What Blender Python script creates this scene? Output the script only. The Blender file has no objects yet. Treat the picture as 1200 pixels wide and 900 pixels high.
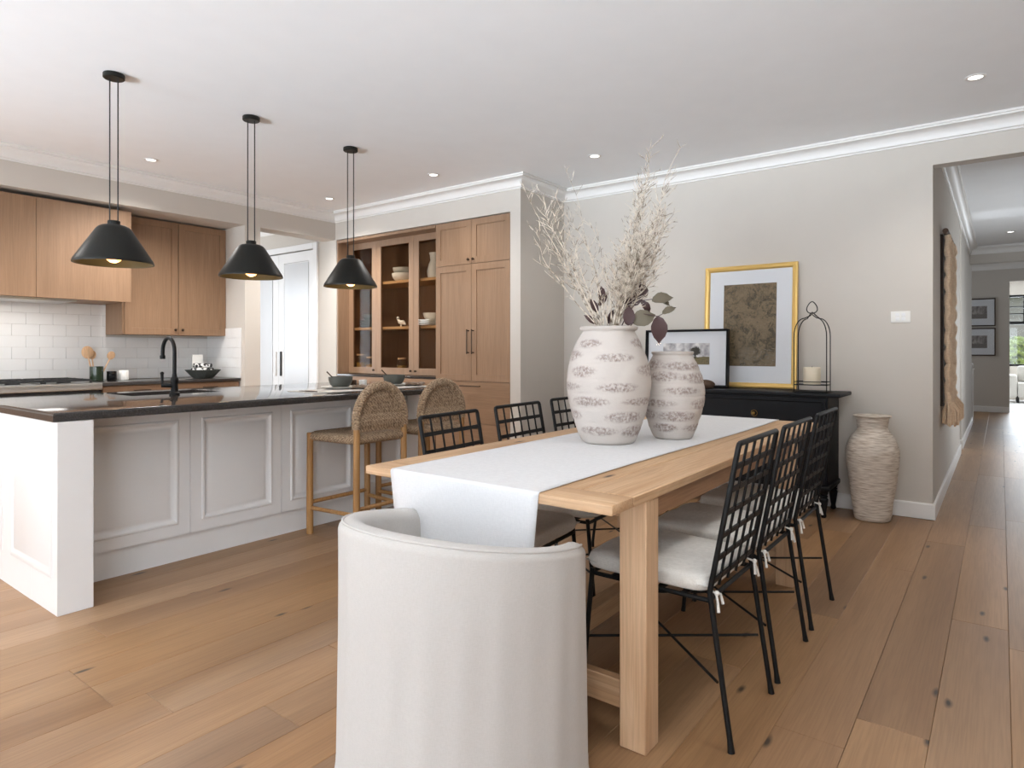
import bpy, bmesh, math, random
from mathutils import Vector, Matrix
random.seed(7)
PI = math.pi
SC = bpy.context.scene
COL = SC.collection

# ------------------------------------------------------------------ camera, sky, lights, exposure
YAW = math.atan2(573, 755.5)
cd = bpy.data.cameras.new('camera'); cam = bpy.data.objects.new('camera', cd); COL.objects.link(cam)
cam.location = (0, 0, 1.17); cam.rotation_euler = (PI/2, 0, YAW - PI/2)
cd.sensor_fit = 'HORIZONTAL'; cd.sensor_width = 36; cd.lens = 755.5/1200*36
cd.shift_y = -39/1200; cd.clip_start = .05; cd.clip_end = 200
SC.camera = cam

w = bpy.data.worlds.new('overcast_sky'); SC.world = w; w.use_nodes = True
bg = w.node_tree.nodes['Background']; bg.inputs[0].default_value = (.86, .93, 1, 1); bg.inputs[1].default_value = 1.6

SC.view_settings.view_transform = 'Standard'; SC.view_settings.look = 'None'
SC.view_settings.exposure = 0.38; SC.view_settings.gamma = 1; SC.view_settings.use_curve_mapping = False

def area(name, loc, rot, sx, sy, power, col=(1, 1, 1), spread=PI):
    l = bpy.data.lights.new(name, 'AREA'); l.shape = 'RECTANGLE'; l.size = sx; l.size_y = sy; l.energy = power; l.color = col; l.spread = spread
    o = bpy.data.objects.new(name, l); COL.objects.link(o); o.location = loc; o.rotation_euler = rot
    return o
DAY = (.84, .92, 1.0)
FILL = (.76, .88, 1.0)
# window light through the glazing of the west wall and south doors: level sky light, and unseen uplights added to brighten the ceiling
for wy, pw in ((.2, 46), (2.35, 33), (4.5, 36)):
    area('daylight_and_fill', (-5.32, wy, 1.3), (0, -PI/2, 0), 2.3, 1.9, 31, DAY)
    area('ceiling_fill', (-5.3, wy, .5), (0, -PI/2-.42, 0), .6, 1.9, pw, FILL, .8)
area('daylight_and_fill', (-2.9, -1.40, 1.3), (PI/2, 0, 0), 2.8, 2.2, 92, DAY)
area('ceiling_fill', (-2.9, -1.42, .7), (PI/2+.6, 0, 0), 2.8, .6, 58, FILL, 1.1)
# the recessed downlights of the photograph's ceiling grid, seen and unseen
def spot(x, y, power, z=2.70):
    l = bpy.data.lights.new('downlight_beam', 'SPOT'); l.energy = power; l.spot_size = 2.5; l.spot_blend = .8; l.shadow_soft_size = .25; l.color = (1, .97, .93)
    o = bpy.data.objects.new('downlight_beam', l); COL.objects.link(o); o.location = (x, y, z)
for x, y in ((4.491, .115), (4.481, 2.573), (4.101, 3.977), (4.104, 5.445), (2.397, 5.491), (.6, 5.49), (-1.0, 5.49), (1.9, .1), (-.6, .1), (-.6, 2.57), (-3.0, 2.57)):
    spot(x, y, 165 if y > 5 else (26 if 2 < y < 3 and x > 0 else 50))
area('daylight_and_fill', (-2.1, 6.9, 1.6), (-PI/2, 0, 0), 2.8, 1.2, 14, DAY)  # lamp of the added kitchen window, lifts the light there
area('ceiling_fill', (-2.1, 6.92, 1.3), (-PI/2-.95, 0, 0), 2.8, .8, 40, FILL)  # added uplight below the kitchen ceiling
area('daylight_and_fill', (2.2, 9.54, 1.5), (-PI/2, 0, 0), 2.0, 1.8, 100, DAY)
area('daylight_and_fill', (19.62, -1.25, 1.65), (0, PI/2, 0), 1.7, 2.6, 200, DAY)
area('daylight_and_fill', (9.15, 1.36, 1.5), (-PI/2, 0, 0), .3, 1.5, 8, DAY)
area('daylight_and_fill', (14.0, 2.14, 1.5), (-PI/2, 0, 0), 1.6, 1.6, 9, DAY)  # added fill lamp on a windowless wall, brightens the hall end
area('daylight_and_fill', (8.6, -1.19, 1.4), (PI/2+.2, 0, 0), 2.4, 1.9, 36, DAY)  # added fill lamp along the solid hall wall, no window behind it

# ------------------------------------------------------------------ helpers
def lin(c):
    return tuple((x/255/12.92 if x/255 <= .04045 else ((x/255+.055)/1.055)**2.4) for x in c) + (1,)

class NT:
    def __init__(s, name):
        s.m = bpy.data.materials.new(name); s.m.use_nodes = True; s.t = s.m.node_tree; s.b = s.t.nodes['Principled BSDF']
        s.out = s.t.nodes['Material Output']
    def n(s, kind, **kw):
        x = s.t.nodes.new(kind)
        for k, v in kw.items():
            if k.startswith('i_'):
                key = k[2:]; key = int(key) if key.isdigit() else key.replace('_', ' ')
                x.inputs[key].default_value = v
            else: setattr(x, k, v)
        return x
    def l(s, a, b): s.t.links.new(a, b)
    def ramp(s, stops, src):
        r = s.n('ShaderNodeValToRGB'); e = r.color_ramp.elements
        while len(e) < len(stops): e.new(.5)
        for k, (p, c) in enumerate(stops): e[k].position = p; e[k].color = c
        s.l(src, r.inputs[0]); return r.outputs[0]
    def mix(s, fac, a, b, mode='MIX'):
        x = s.n('ShaderNodeMix', data_type='RGBA', blend_type=mode)
        for v, sock in ((fac, x.inputs[0]), (a, x.inputs[6]), (b, x.inputs[7])):
            if hasattr(v, 'is_linked') or hasattr(v, 'links'): s.l(v, sock)
            else: sock.default_value = v
        return x.outputs[2]
    def math(s, op, a, b=None):
        x = s.n('ShaderNodeMath', operation=op)
        for v, sock in ((a, x.inputs[0]), (b, x.inputs[1])):
            if v is None: continue
            if hasattr(v, 'links'): s.l(v, sock)
            else: sock.default_value = v
        return x.outputs[0]
    def bump(s, h, strength=.2, dist=.01):
        x = s.n('ShaderNodeBump'); x.inputs['Strength'].default_value = strength; x.inputs['Distance'].default_value = dist
        s.l(h, x.inputs['Height']); s.l(x.outputs[0], s.b.inputs['Normal'])
    def coord(s, scale=(1, 1, 1), rnd=0):
        tc = s.n('ShaderNodeTexCoord'); mp = s.n('ShaderNodeMapping'); mp.inputs['Scale'].default_value = scale
        src = tc.outputs['Object']
        if rnd:
            oi = s.n('ShaderNodeObjectInfo'); cx = s.n('ShaderNodeCombineXYZ')
            for k in range(3):
                s.l(s.math('MULTIPLY', oi.outputs['Random'], rnd*(k+1)*1.37), cx.inputs[k])
            va = s.n('ShaderNodeVectorMath', operation='ADD'); s.l(src, va.inputs[0]); s.l(cx.outputs[0], va.inputs[1]); src = va.outputs[0]
        s.l(src, mp.inputs[0]); return mp.outputs[0]

def plain(name, c, rough=.5, metal=0, bump=0, bscale=200, emit=0, coat=0, spec=.5):
    t = NT(name); t.b.inputs['Base Color'].default_value = lin(c); t.b.inputs['Roughness'].default_value = rough
    t.b.inputs['Metallic'].default_value = metal; t.b.inputs['Specular IOR Level'].default_value = spec
    if coat: t.b.inputs['Coat Weight'].default_value = coat
    nz = t.n('ShaderNodeTexNoise', i_Scale=bscale, i_Detail=3.0); t.l(t.coord(), nz.inputs[0])
    lo = tuple(x*.955 for x in lin(c)[:3])+(1,)
    n2 = t.n('ShaderNodeTexNoise', i_Scale=6.0, i_Detail=4.0); t.l(t.coord(), n2.inputs[0])
    t.l(t.mix(n2.outputs[0], lo, lin(c)), t.b.inputs['Base Color'])
    if bump: t.bump(nz.outputs[0], bump, .004)
    if emit: t.b.inputs['Emission Color'].default_value = lin(c); t.b.inputs['Emission Strength'].default_value = emit
    return t.m

def wood(name, base, dark, axis='z', rough=.45, var=.1, knots=0, bump=.06, cath=.5, fine=.5, coarse=6.0, rnd=11.0, light=None):
    t = NT(name)
    sc = [coarse]*3; k = 'xyz'.index(axis); sc[k] = coarse*.09
    c1 = t.coord(tuple(sc), rnd)
    n1 = t.n('ShaderNodeTexNoise', i_Scale=1.0, i_Detail=5.0, i_Roughness=.6, i_Distortion=1.2); t.l(c1, n1.inputs[0])
    wv = t.n('ShaderNodeTexNoise', i_Scale=1.6, i_Detail=1.0, i_Distortion=.4); t.l(c1, wv.inputs[0])
    rings = t.math('FRACT', t.math('MULTIPLY', wv.outputs[0], 14.0))
    rings = t.math('ABSOLUTE', t.math('SUBTRACT', rings, .5))
    sf = [160]*3; sf[k] = 4
    c2 = t.coord(tuple(sf), rnd)
    n2 = t.n('ShaderNodeTexNoise', i_Scale=1.0, i_Detail=3.0); t.l(c2, n2.inputs[0])
    col = t.ramp([(.3, lin(dark)), (.72, lin(base))], n1.outputs[0])
    if light:
        n3 = t.n('ShaderNodeTexNoise', i_Scale=.45, i_Detail=3.0); t.l(c1, n3.inputs[0])
        col = t.mix(t.ramp([(.45, (0, 0, 0, 1)), (.7, (.7, .7, .7, 1))], n3.outputs[0]), col, lin(light))
    rf = t.math('MULTIPLY', rings, cath)
    col = t.mix(rf, col, lin(dark))
    pf = t.ramp([(.38, (fine, fine, fine, 1)), (.55, (0, 0, 0, 1))], n2.outputs[0])
    dk = tuple(x*.62 for x in lin(dark)[:3]) + (1,)
    col = t.mix(pf, col, dk)
    if knots:
        c0 = t.coord((1, 1, 1), rnd); sx = t.n('ShaderNodeSeparateXYZ'); t.l(c0, sx.inputs[0]); cb = t.n('ShaderNodeCombineXYZ')
        if axis == 'z': al = sx.outputs[2]; ac = t.math('ADD', sx.outputs[0], sx.outputs[1])
        else: al = sx.outputs[k]; ac = sx.outputs[1-k]
        t.l(t.math('MULTIPLY', al, 1.5), cb.inputs[0]); t.l(t.math('MULTIPLY', ac, 4.6), cb.inputs[1]); c3 = cb.outputs[0]
        nd = t.n('ShaderNodeTexNoise', i_Scale=3.0); t.l(c3, nd.inputs[0])
        vm = t.n('ShaderNodeVectorMath', operation='MULTIPLY_ADD'); t.l(nd.outputs['Color'], vm.inputs[0]); vm.inputs[1].default_value = (.09,)*3; t.l(c3, vm.inputs[2])
        vo = t.n('ShaderNodeTexVoronoi', voronoi_dimensions='2D'); t.l(vm.outputs[0], vo.inputs['Vector']); vo.inputs['Scale'].default_value = 1.0
        sep = t.n('ShaderNodeSeparateColor'); t.l(vo.outputs['Color'], sep.inputs[0])
        on = t.math('GREATER_THAN', sep.outputs[0], 1-knots)
        core = t.ramp([(.018, (1, 1, 1, 1)), (.035, (.6, .6, .6, 1)), (.066, (0, 0, 0, 1))], vo.outputs['Distance'])
        kf = t.math('MULTIPLY', core, on)
        col = t.mix(kf, col, lin((54, 40, 30)))
    if var:
        oi = t.n('ShaderNodeObjectInfo'); hs = t.n('ShaderNodeHueSaturation')
        t.l(t.math('ADD', t.math('MULTIPLY', oi.outputs['Random'], var*2), 1-var), hs.inputs['Value'])
        sat = t.math('ADD', t.math('MULTIPLY', t.math('FRACT', t.math('MULTIPLY', oi.outputs['Random'], 7.7)), var), 1-var*.5)
        t.l(sat, hs.inputs['Saturation'])
        t.l(col, hs.inputs['Color']); col = hs.outputs[0]
    t.l(col, t.b.inputs['Base Color'])
    t.b.inputs['Roughness'].default_value = rough
    t.bump(t.math('ADD', t.math('MULTIPLY', n2.outputs[0], .6), n1.outputs[0]), bump, .004)
    return t.m

def fabric(name, c, c2, scale=900, bump=.25, wrinkle=.3):
    t = NT(name)
    a = t.n('ShaderNodeTexNoise', i_Scale=1.0, i_Detail=2.0); t.l(t.coord((scale, scale, scale*.08)), a.inputs[0])
    b = t.n('ShaderNodeTexNoise', i_Scale=1.0, i_Detail=2.0); t.l(t.coord((scale*.1, scale*.1, scale)), b.inputs[0])
    s = t.math('MULTIPLY', t.math('ADD', a.outputs[0], b.outputs[0]), .5)
    t.l(t.ramp([(.38, lin(c2)), (.6, lin(c))], s), t.b.inputs['Base Color'])
    wn = t.n('ShaderNodeTexNoise', i_Scale=1.0, i_Detail=3.0, i_Distortion=.5); t.l(t.coord((9, 9, 4)), wn.inputs[0])
    t.b.inputs['Roughness'].default_value = .95; t.b.inputs['Sheen Weight'].default_value = .15
    t.bump(t.math('ADD', t.math('MULTIPLY', s, .12), t.math('MULTIPLY', wn.outputs[0], wrinkle*3)), bump, .01)
    return t.m

def glass(name, tint=(255, 255, 255), gl=1.0):
    t = NT(name); t.t.nodes.remove(t.b)
    tr = t.n('ShaderNodeBsdfTransparent'); tr.inputs[0].default_value = lin(tint)
    g = t.n('ShaderNodeBsdfGlossy'); g.inputs['Roughness'].default_value = .02
    lw = t.n('ShaderNodeLayerWeight'); lw.inputs[0].default_value = .5
    fr = t.math('MULTIPLY', t.math('ADD', t.math('MULTIPLY', t.math('POWER', lw.outputs['Facing'], 5.0), .96), .04), gl)
    mx = t.n('ShaderNodeMixShader'); t.l(fr, mx.inputs[0]); t.l(tr.outputs[0], mx.inputs[1]); t.l(g.outputs[0], mx.inputs[2])
    t.l(mx.outputs[0], t.out.inputs[0]); return t.m

# bmesh shape helpers ------------------------------------------------
def box(bm, x0, x1, y0, y1, z0, z1, bev=0, seg=1, mat=None):
    r = bmesh.ops.create_cube(bm, size=1)
    vs = r['verts']
    M = Matrix.Translation(((x0+x1)/2, (y0+y1)/2, (z0+z1)/2)) @ Matrix.Diagonal((abs(x1-x0), abs(y1-y0), abs(z1-z0), 1))
    if mat is not None: M = mat @ M
    bmesh.ops.transform(bm, matrix=M, verts=vs)
    if bev:
        es = list({e for v in vs for e in v.link_edges})
        bmesh.ops.bevel(bm, geom=es, offset=bev, segments=seg, profile=.5, affect='EDGES')
    return bm

def frame_of(d):
    d = d.normalized(); a = Vector((0, 0, 1)) if abs(d.z) < .9 else Vector((1, 0, 0))
    u = d.cross(a).normalized(); return u, d.cross(u).normalized()

def tube(bm, pts, r, seg=8, closed=False, radii=None, cap=True):
    P = [Vector(p) for p in pts]; n = len(P); rings = []; u = None
    for i, p in enumerate(P):
        if closed: d = P[(i+1) % n] - P[i-1]
        else: d = P[min(i+1, n-1)] - P[max(i-1, 0)]
        d.normalize()
        if u is None: u, v = frame_of(d)
        else:
            u = (u - d*u.dot(d)).normalized(); v = d.cross(u)
        rr = radii[i] if radii else r
        rings.append([bm.verts.new(p + (u*math.cos(2*PI*k/seg) + v*math.sin(2*PI*k/seg))*rr) for k in range(seg)])
    m = n if closed else n-1
    for i in range(m):
        a, b = rings[i], rings[(i+1) % n]
        for k in range(seg):
            bm.faces.new((a[k], a[(k+1) % seg], b[(k+1) % seg], b[k]))
    if cap and not closed:
        bm.faces.new(rings[0][::-1]); bm.faces.new(rings[-1])
    return bm

def lathe(bm, prof, seg=32, loc=(0, 0, 0), capb=True, capt=False):
    L = Vector(loc); rings = []
    for r, z in prof:
        rings.append([bm.verts.new(L + Vector((r*math.cos(2*PI*k/seg), r*math.sin(2*PI*k/seg), z))) for k in range(seg)])
    for a, b in zip(rings, rings[1:]):
        for k in range(seg): bm.faces.new((a[k], a[(k+1) % seg], b[(k+1) % seg], b[k]))
    if capb: bm.faces.new(rings[0][::-1])
    if capt: bm.faces.new(rings[-1])
    return bm

def cyl(bm, p0, p1, r, seg=16): return tube(bm, [p0, p1], r, seg)

def rod(bm, p0, p1, wx, wy):                   # rectangular bar between two points
    p0 = Vector(p0); p1 = Vector(p1); d = p1-p0
    q = d.to_track_quat('Z', 'Y').to_matrix().to_4x4()
    return box(bm, -wx/2, wx/2, -wy/2, wy/2, 0, d.length, mat=Matrix.Translation(p0) @ q)

def ringpanel(bm, o, u, v, w_, h_, rings, thick):   # framed panel: rings = (inset, height)
    o = Vector(o); u = Vector(u); v = Vector(v); n = u.cross(v)
    def loop(i, hgt): return [bm.verts.new(o + u*a + v*b + n*hgt) for a, b in ((i, i), (w_-i, i), (w_-i, h_-i), (i, h_-i))]
    L = [loop(0, -thick)] + [loop(i, hh) for i, hh in rings]
    bm.faces.new(L[0][::-1])
    for a, b in zip(L, L[1:]):
        for k in range(4): bm.faces.new((a[k], a[(k+1) % 4], b[(k+1) % 4], b[k]))
    bm.faces.new(L[-1]); return bm

def sweep(bm, path, prof, closed=False):       # mitred moulding, profile (d to the left, z)
    n = len(path); P = [Vector(p) for p in path]; rings = []
    for i in range(n):
        a = (P[i]-P[i-1]).normalized() if (i > 0 or closed) else None
        b = (P[(i+1) % n]-P[i]).normalized() if (i < n-1 or closed) else None
        a = a or b; b = b or a
        na = Vector((-a.y, a.x)); nb = Vector((-b.y, b.x)); m = (na+nb); m = m/(m.length_squared/2) if m.length > 1e-6 else na
        rings.append([bm.verts.new((P[i].x+m.x*d, P[i].y+m.y*d, z)) for d, z in prof])
    k = len(prof)
    for i in range(n if closed else n-1):
        A, B_ = rings[i], rings[(i+1) % n]
        for j in range(k): bm.faces.new((A[j], A[(j+1) % k], B_[(j+1) % k], B_[j]))
    if not closed: bm.faces.new(rings[0][::-1]); bm.faces.new(rings[-1])
    return bm

def nb(): return bmesh.new()
def obj(name, bm, mat, parent=None, smooth=True, ang=.7, loc=None, fix=True):
    if fix: bmesh.ops.recalc_face_normals(bm, faces=bm.faces)
    me = bpy.data.meshes.new(name); bm.to_mesh(me); bm.free()
    o = bpy.data.objects.new(name, me); COL.objects.link(o)
    if mat: me.materials.append(mat)
    if smooth: me.shade_smooth(); me.set_sharp_from_angle(angle=ang)
    if parent: o.parent = parent
    if loc: o.location = loc
    return o
def tag(o, label=None, cat=None, group=None, kind=None):
    if label: o['label'] = label
    if cat: o['category'] = cat
    if group: o['group'] = group
    if kind: o['kind'] = kind
    return o
def thing(name, label, cat, loc=(0, 0, 0), rotz=0, group=None):
    o = bpy.data.objects.new(name, None); COL.objects.link(o); o.location = loc; o.rotation_euler = (0, 0, rotz)
    o.empty_display_size = .1
    return tag(o, label, cat, group)
def struct(name, bm, mat, parent=None, smooth=False, label=None):
    o = obj(name, bm, mat, parent, smooth)
    if not parent: o['kind'] = 'structure'
    if label: o['label'] = label
    return o
def dup(root, loc, rotz=0, label=None, group=None):
    r = root.copy(); COL.objects.link(r); r.location = loc; r.rotation_euler = (0, 0, rotz)
    if label: r['label'] = label
    if group: r['group'] = group
    for ch in list(root.children):
        c = ch.copy(); COL.objects.link(c); c.parent = r
        for g in ch.children:
            d = g.copy(); COL.objects.link(d); d.parent = c
    return r
def share(src, parent, loc, name=None, scale=None):
    o = src.copy(); COL.objects.link(o); o.parent = parent; o.location = loc
    if scale: o.scale = scale
    return o

def slab_with_holes(bm, axis, t0, t1, a0, a1, z0, z1, holes=()):   # wall across 'axis'
    A = sorted({a0, a1, *[h for q in holes for h in q[:2]]}); Z = sorted({z0, z1, *[h for q in holes for h in q[2:]]})
    for i in range(len(A)-1):
        for j in range(len(Z)-1):
            am = (A[i]+A[i+1])/2; zm = (Z[j]+Z[j+1])/2
            if any(q[0] < am < q[1] and q[2] < zm < q[3] for q in holes): continue
            if axis == 'x': box(bm, t0, t1, A[i], A[i+1], Z[j], Z[j+1])
            else: box(bm, A[i], A[i+1], t0, t1, Z[j], Z[j+1])
    bmesh.ops.remove_doubles(bm, verts=bm.verts, dist=1e-5)
    return bm

# ------------------------------------------------------------------ materials
M_wall = plain('wall_paint', (205, 198, 189), .9, bump=.05, bscale=350)
M_ceil = plain('ceiling_paint', (246, 247, 248), .92, bump=.03, bscale=300)
M_trim = plain('white_trim_paint', (232, 229, 225), .45)
M_isl = plain('island_satin_white', (232, 231, 230), .4)
M_door = plain('door_satin_white', (234, 233, 232), .4)
M_oak = wood('cabinet_oak_vertical', (157, 125, 98), (141, 111, 85), 'z', .5, var=.03, cath=.2, fine=.22, coarse=9)
M_oakh = wood('cabinet_oak_horizontal', (157, 125, 98), (141, 111, 85), 'y', .5, var=.03, cath=.2, fine=.22, coarse=9)
M_floor = wood('floor_oak', (158, 122, 88), (132, 98, 68), 'x', .42, var=.12, knots=.45, cath=.42, fine=.22, coarse=5.5, rnd=37, light=(176, 140, 103))
M_table = wood('reclaimed_table_wood', (212, 180, 144), (180, 140, 102), 'x', .6, var=.05, knots=.25, cath=.5, fine=.3, coarse=9)
M_tabley = wood('reclaimed_table_wood_cross', (212, 180, 146), (186, 146, 108), 'y', .6, var=.05, cath=.5, fine=.3, coarse=9)
M_apron = wood('aged_apron_wood', (166, 128, 96), (128, 94, 68), 'x', .65, var=.05, knots=.3, cath=.5, fine=.3, coarse=9)
M_leg = wood('reclaimed_leg_wood', (216, 184, 150), (192, 154, 118), 'z', .6, var=.05, knots=.6, cath=.45, fine=.3, coarse=9)
M_stoolw = wood('stool_teak', (190, 146, 94), (150, 106, 60), 'z', .5, var=.05, knots=.2, cath=.4, fine=.4, coarse=14)
M_black = plain('black_powder_coat', (17, 17, 18), .5, spec=.25, bump=.1, bscale=600)
M_pend = plain('pendant_black_bronze', (22, 22, 18), .42, spec=.3)
M_brass = plain('aged_brass', (150, 120, 70), .35, 1)
M_lining = plain('dark_brass_lining', (74, 66, 44), .4, .5)
M_gold = plain('gold_leaf', (236, 198, 120), .35, .6, bump=.15, bscale=60)
M_bronze = plain('dark_bronze_handle', (70, 54, 42), .4, .7)
M_ebony = plain('black_painted_wood', (14, 15, 19), .45, spec=.22, bump=.08, bscale=90)
M_matb = plain('mount_board', (228, 230, 234), .8)
M_paper = plain('paper_white', (240, 240, 240), .8)
M_steel = plain('brushed_steel', (190, 190, 188), .28, 1)
M_iron = plain('cast_iron', (26, 26, 27), .6)
M_dglass = plain('dark_glass_panel', (14, 14, 16), .08)
M_cream = plain('cream_wax', (236, 224, 200), .5)
M_white = plain('white_ceramic', (238, 236, 231), .3)
M_bowl = plain('grey_green_stoneware', (80, 82, 77), .5, bump=.15, bscale=120)
M_plate = plain('grey_plate', (188, 186, 180), .45)
M_napk = fabric('brown_napkin', (124, 104, 86), (100, 82, 66), 500)
M_matl = fabric('linen_placemat', (196, 192, 186), (176, 172, 166), 400)
M_green = plain('bottle_green_glaze', (40, 52, 38), .12, coat=.5)
M_tile = plain('white_glazed_tile', (236, 235, 233), .22, bump=.01, bscale=20)
M_grout = plain('grout', (150, 120, 92), .9)
M_linen = fabric('oatmeal_slipcover_linen', (190, 186, 182), (183, 179, 174), 900, .3, .12)
M_cush = fabric('white_cushion_canvas', (226, 223, 217), (210, 207, 200), 600, .25, .12)
M_run = fabric('white_table_runner', (221, 221, 222), (213, 213, 214), 700, .18, .12)
M_glass = glass('clear_glass')
M_smoke = glass('cabinet_glass', (236, 231, 224), .18)
M_museum = glass('low_reflection_glass', (252, 252, 252), .06)
M_bulb = plain('warm_bulb', (255, 190, 120), .4, emit=1.6)
M_lens = plain('downlight_lens', (255, 252, 246), .4, emit=2.5)
M_frost = plain('frosted_door_glass', (206, 206, 207), .3)
M_spoon = wood('pale_spoon_wood', (226, 188, 150), (206, 164, 124), 'z', .6, var=.05, coarse=20)
M_shelf = wood('shelf_oak', (200, 160, 112), (178, 136, 90), 'y', .5, var=.03, coarse=9)
M_carc = wood('cabinet_interior_oak', (150, 112, 80), (128, 92, 62), 'z', .6, var=.03, coarse=9)
M_leafd = plain('burgundy_leaf', (72, 50, 50), .55, bump=.2, bscale=60)
M_leafo = plain('olive_leaf', (104, 96, 80), .55, bump=.2, bscale=60)
M_rope = fabric('jute_rope', (238, 212, 184), (214, 182, 148), 260, .6, .3)
M_hangb = fabric('dark_woven_backing', (58, 46, 38), (36, 28, 24), 260, .6, .3)
M_soil = plain('dark_wood_ornament', (84, 62, 46), .7, bump=.4, bscale=30)
M_yel = plain('pasta_yellow', (196, 150, 66), .6)

def counter_mat():
    t = NT('dark_stone_counter')
    n = t.n('ShaderNodeTexNoise', i_Scale=260.0, i_Detail=3.0); t.l(t.coord(), n.inputs[0])
    t.l(t.ramp([(.35, lin((44, 41, 40))), (.62, lin((62, 58, 56))), (.72, lin((92, 88, 86)))], n.outputs[0]), t.b.inputs['Base Color'])
    t.b.inputs['Roughness'].default_value = .09; return t.m
M_stone = counter_mat()

def twig_mat():
    t = NT('bleached_twig')
    n = t.n('ShaderNodeTexNoise', i_Scale=40.0, i_Detail=3.0); t.l(t.coord(), n.inputs[0])
    t.l(t.ramp([(.36, lin((128, 112, 94))), (.52, lin((222, 210, 194)))], n.outputs[0]), t.b.inputs['Base Color'])
    t.b.inputs['Roughness'].default_value = .85; return t.m
M_twig = twig_mat()

def rush_mat():
    t = NT('twisted_rush_cord')
    oi = t.coord((1, 1, 1))
    wv = t.n('ShaderNodeTexWave', wave_type='BANDS', bands_direction='DIAGONAL', i_Scale=30.0, i_Distortion=5.0, i_Detail=3.0)
    t.l(oi, wv.inputs[0])
    n = t.n('ShaderNodeTexNoise', i_Scale=90.0, i_Detail=4.0); t.l(oi, n.inputs[0])
    f = t.math('ADD', t.math('MULTIPLY', wv.outputs['Fac'], .18), t.math('MULTIPLY', n.outputs[0], .82))
    t.l(t.ramp([(.3, lin((104, 84, 64))), (.5, lin((152, 127, 101))), (.72, lin((190, 166, 138)))], f), t.b.inputs['Base Color'])
    t.b.inputs['Roughness'].default_value = .85; t.bump(f, .5, .006); return t.m
M_rush = rush_mat()

def stain_mat(name, base, stain):
    t = NT(name)
    at = t.n('ShaderNodeAttribute', attribute_name='stain')
    n = t.n('ShaderNodeTexNoise', i_Scale=85.0, i_Detail=6.0, i_Roughness=.6); t.l(t.coord(), n.inputs[0])
    n2 = t.n('ShaderNodeTexNoise', i_Scale=9.0, i_Detail=4.0); t.l(t.coord(), n2.inputs[0])
    f = t.math('MULTIPLY', at.outputs['Fac'], t.ramp([(.38, (0, 0, 0, 1)), (.62, (1, 1, 1, 1))], n.outputs[0]))
    b2 = tuple(x*.86 for x in lin(base)[:3])+(1,)
    c = t.mix(n2.outputs[0], lin(base), b2)
    t.l(t.mix(f, c, lin(stain)), t.b.inputs['Base Color'])
    t.b.inputs['Roughness'].default_value = .85
    t.bump(t.math('ADD', n.outputs[0], t.math('MULTIPLY', f, .8)), .35, .006); return t.m
M_vase = stain_mat('limewashed_terracotta', (206, 198, 191), (146, 129, 123))

def ribbed_mat():
    t = NT('wrapped_pale_rattan')
    n = t.n('ShaderNodeTexNoise', i_Scale=1.0, i_Detail=4.0); t.l(t.coord((14, 14, 150)), n.inputs[0])
    t.l(t.ramp([(.3, lin((160, 144, 128))), (.5, lin((204, 192, 178))), (.68, lin((222, 213, 201)))], n.outputs[0]), t.b.inputs['Base Color'])
    t.b.inputs['Roughness'].default_value = .8; t.bump(n.outputs[0], .5, .006); return t.m
M_ribbed = ribbed_mat()

def art_pattern():
    t = NT('foliage_print')
    co = t.coord((1, 1, 1))
    n = t.n('ShaderNodeTexNoise', i_Scale=11.0, i_Detail=8.0, i_Roughness=.7, i_Distortion=1.6); t.l(co, n.inputs[0])
    v = t.n('ShaderNodeTexNoise', i_Scale=48.0, i_Detail=4.0, i_Distortion=2.5); t.l(co, v.inputs[0])
    f = t.math('ADD', t.math('MULTIPLY', n.outputs[0], .55), t.math('MULTIPLY', v.outputs[0], .45))
    t.l(t.ramp([(.4, lin((62, 54, 38))), (.48, lin((102, 88, 62))), (.56, lin((136, 114, 86))), (.64, lin((92, 82, 58)))], f), t.b.inputs['Base Color'])
    t.b.inputs['Roughness'].default_value = .6; return t.m
M_artp = art_pattern()

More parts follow.
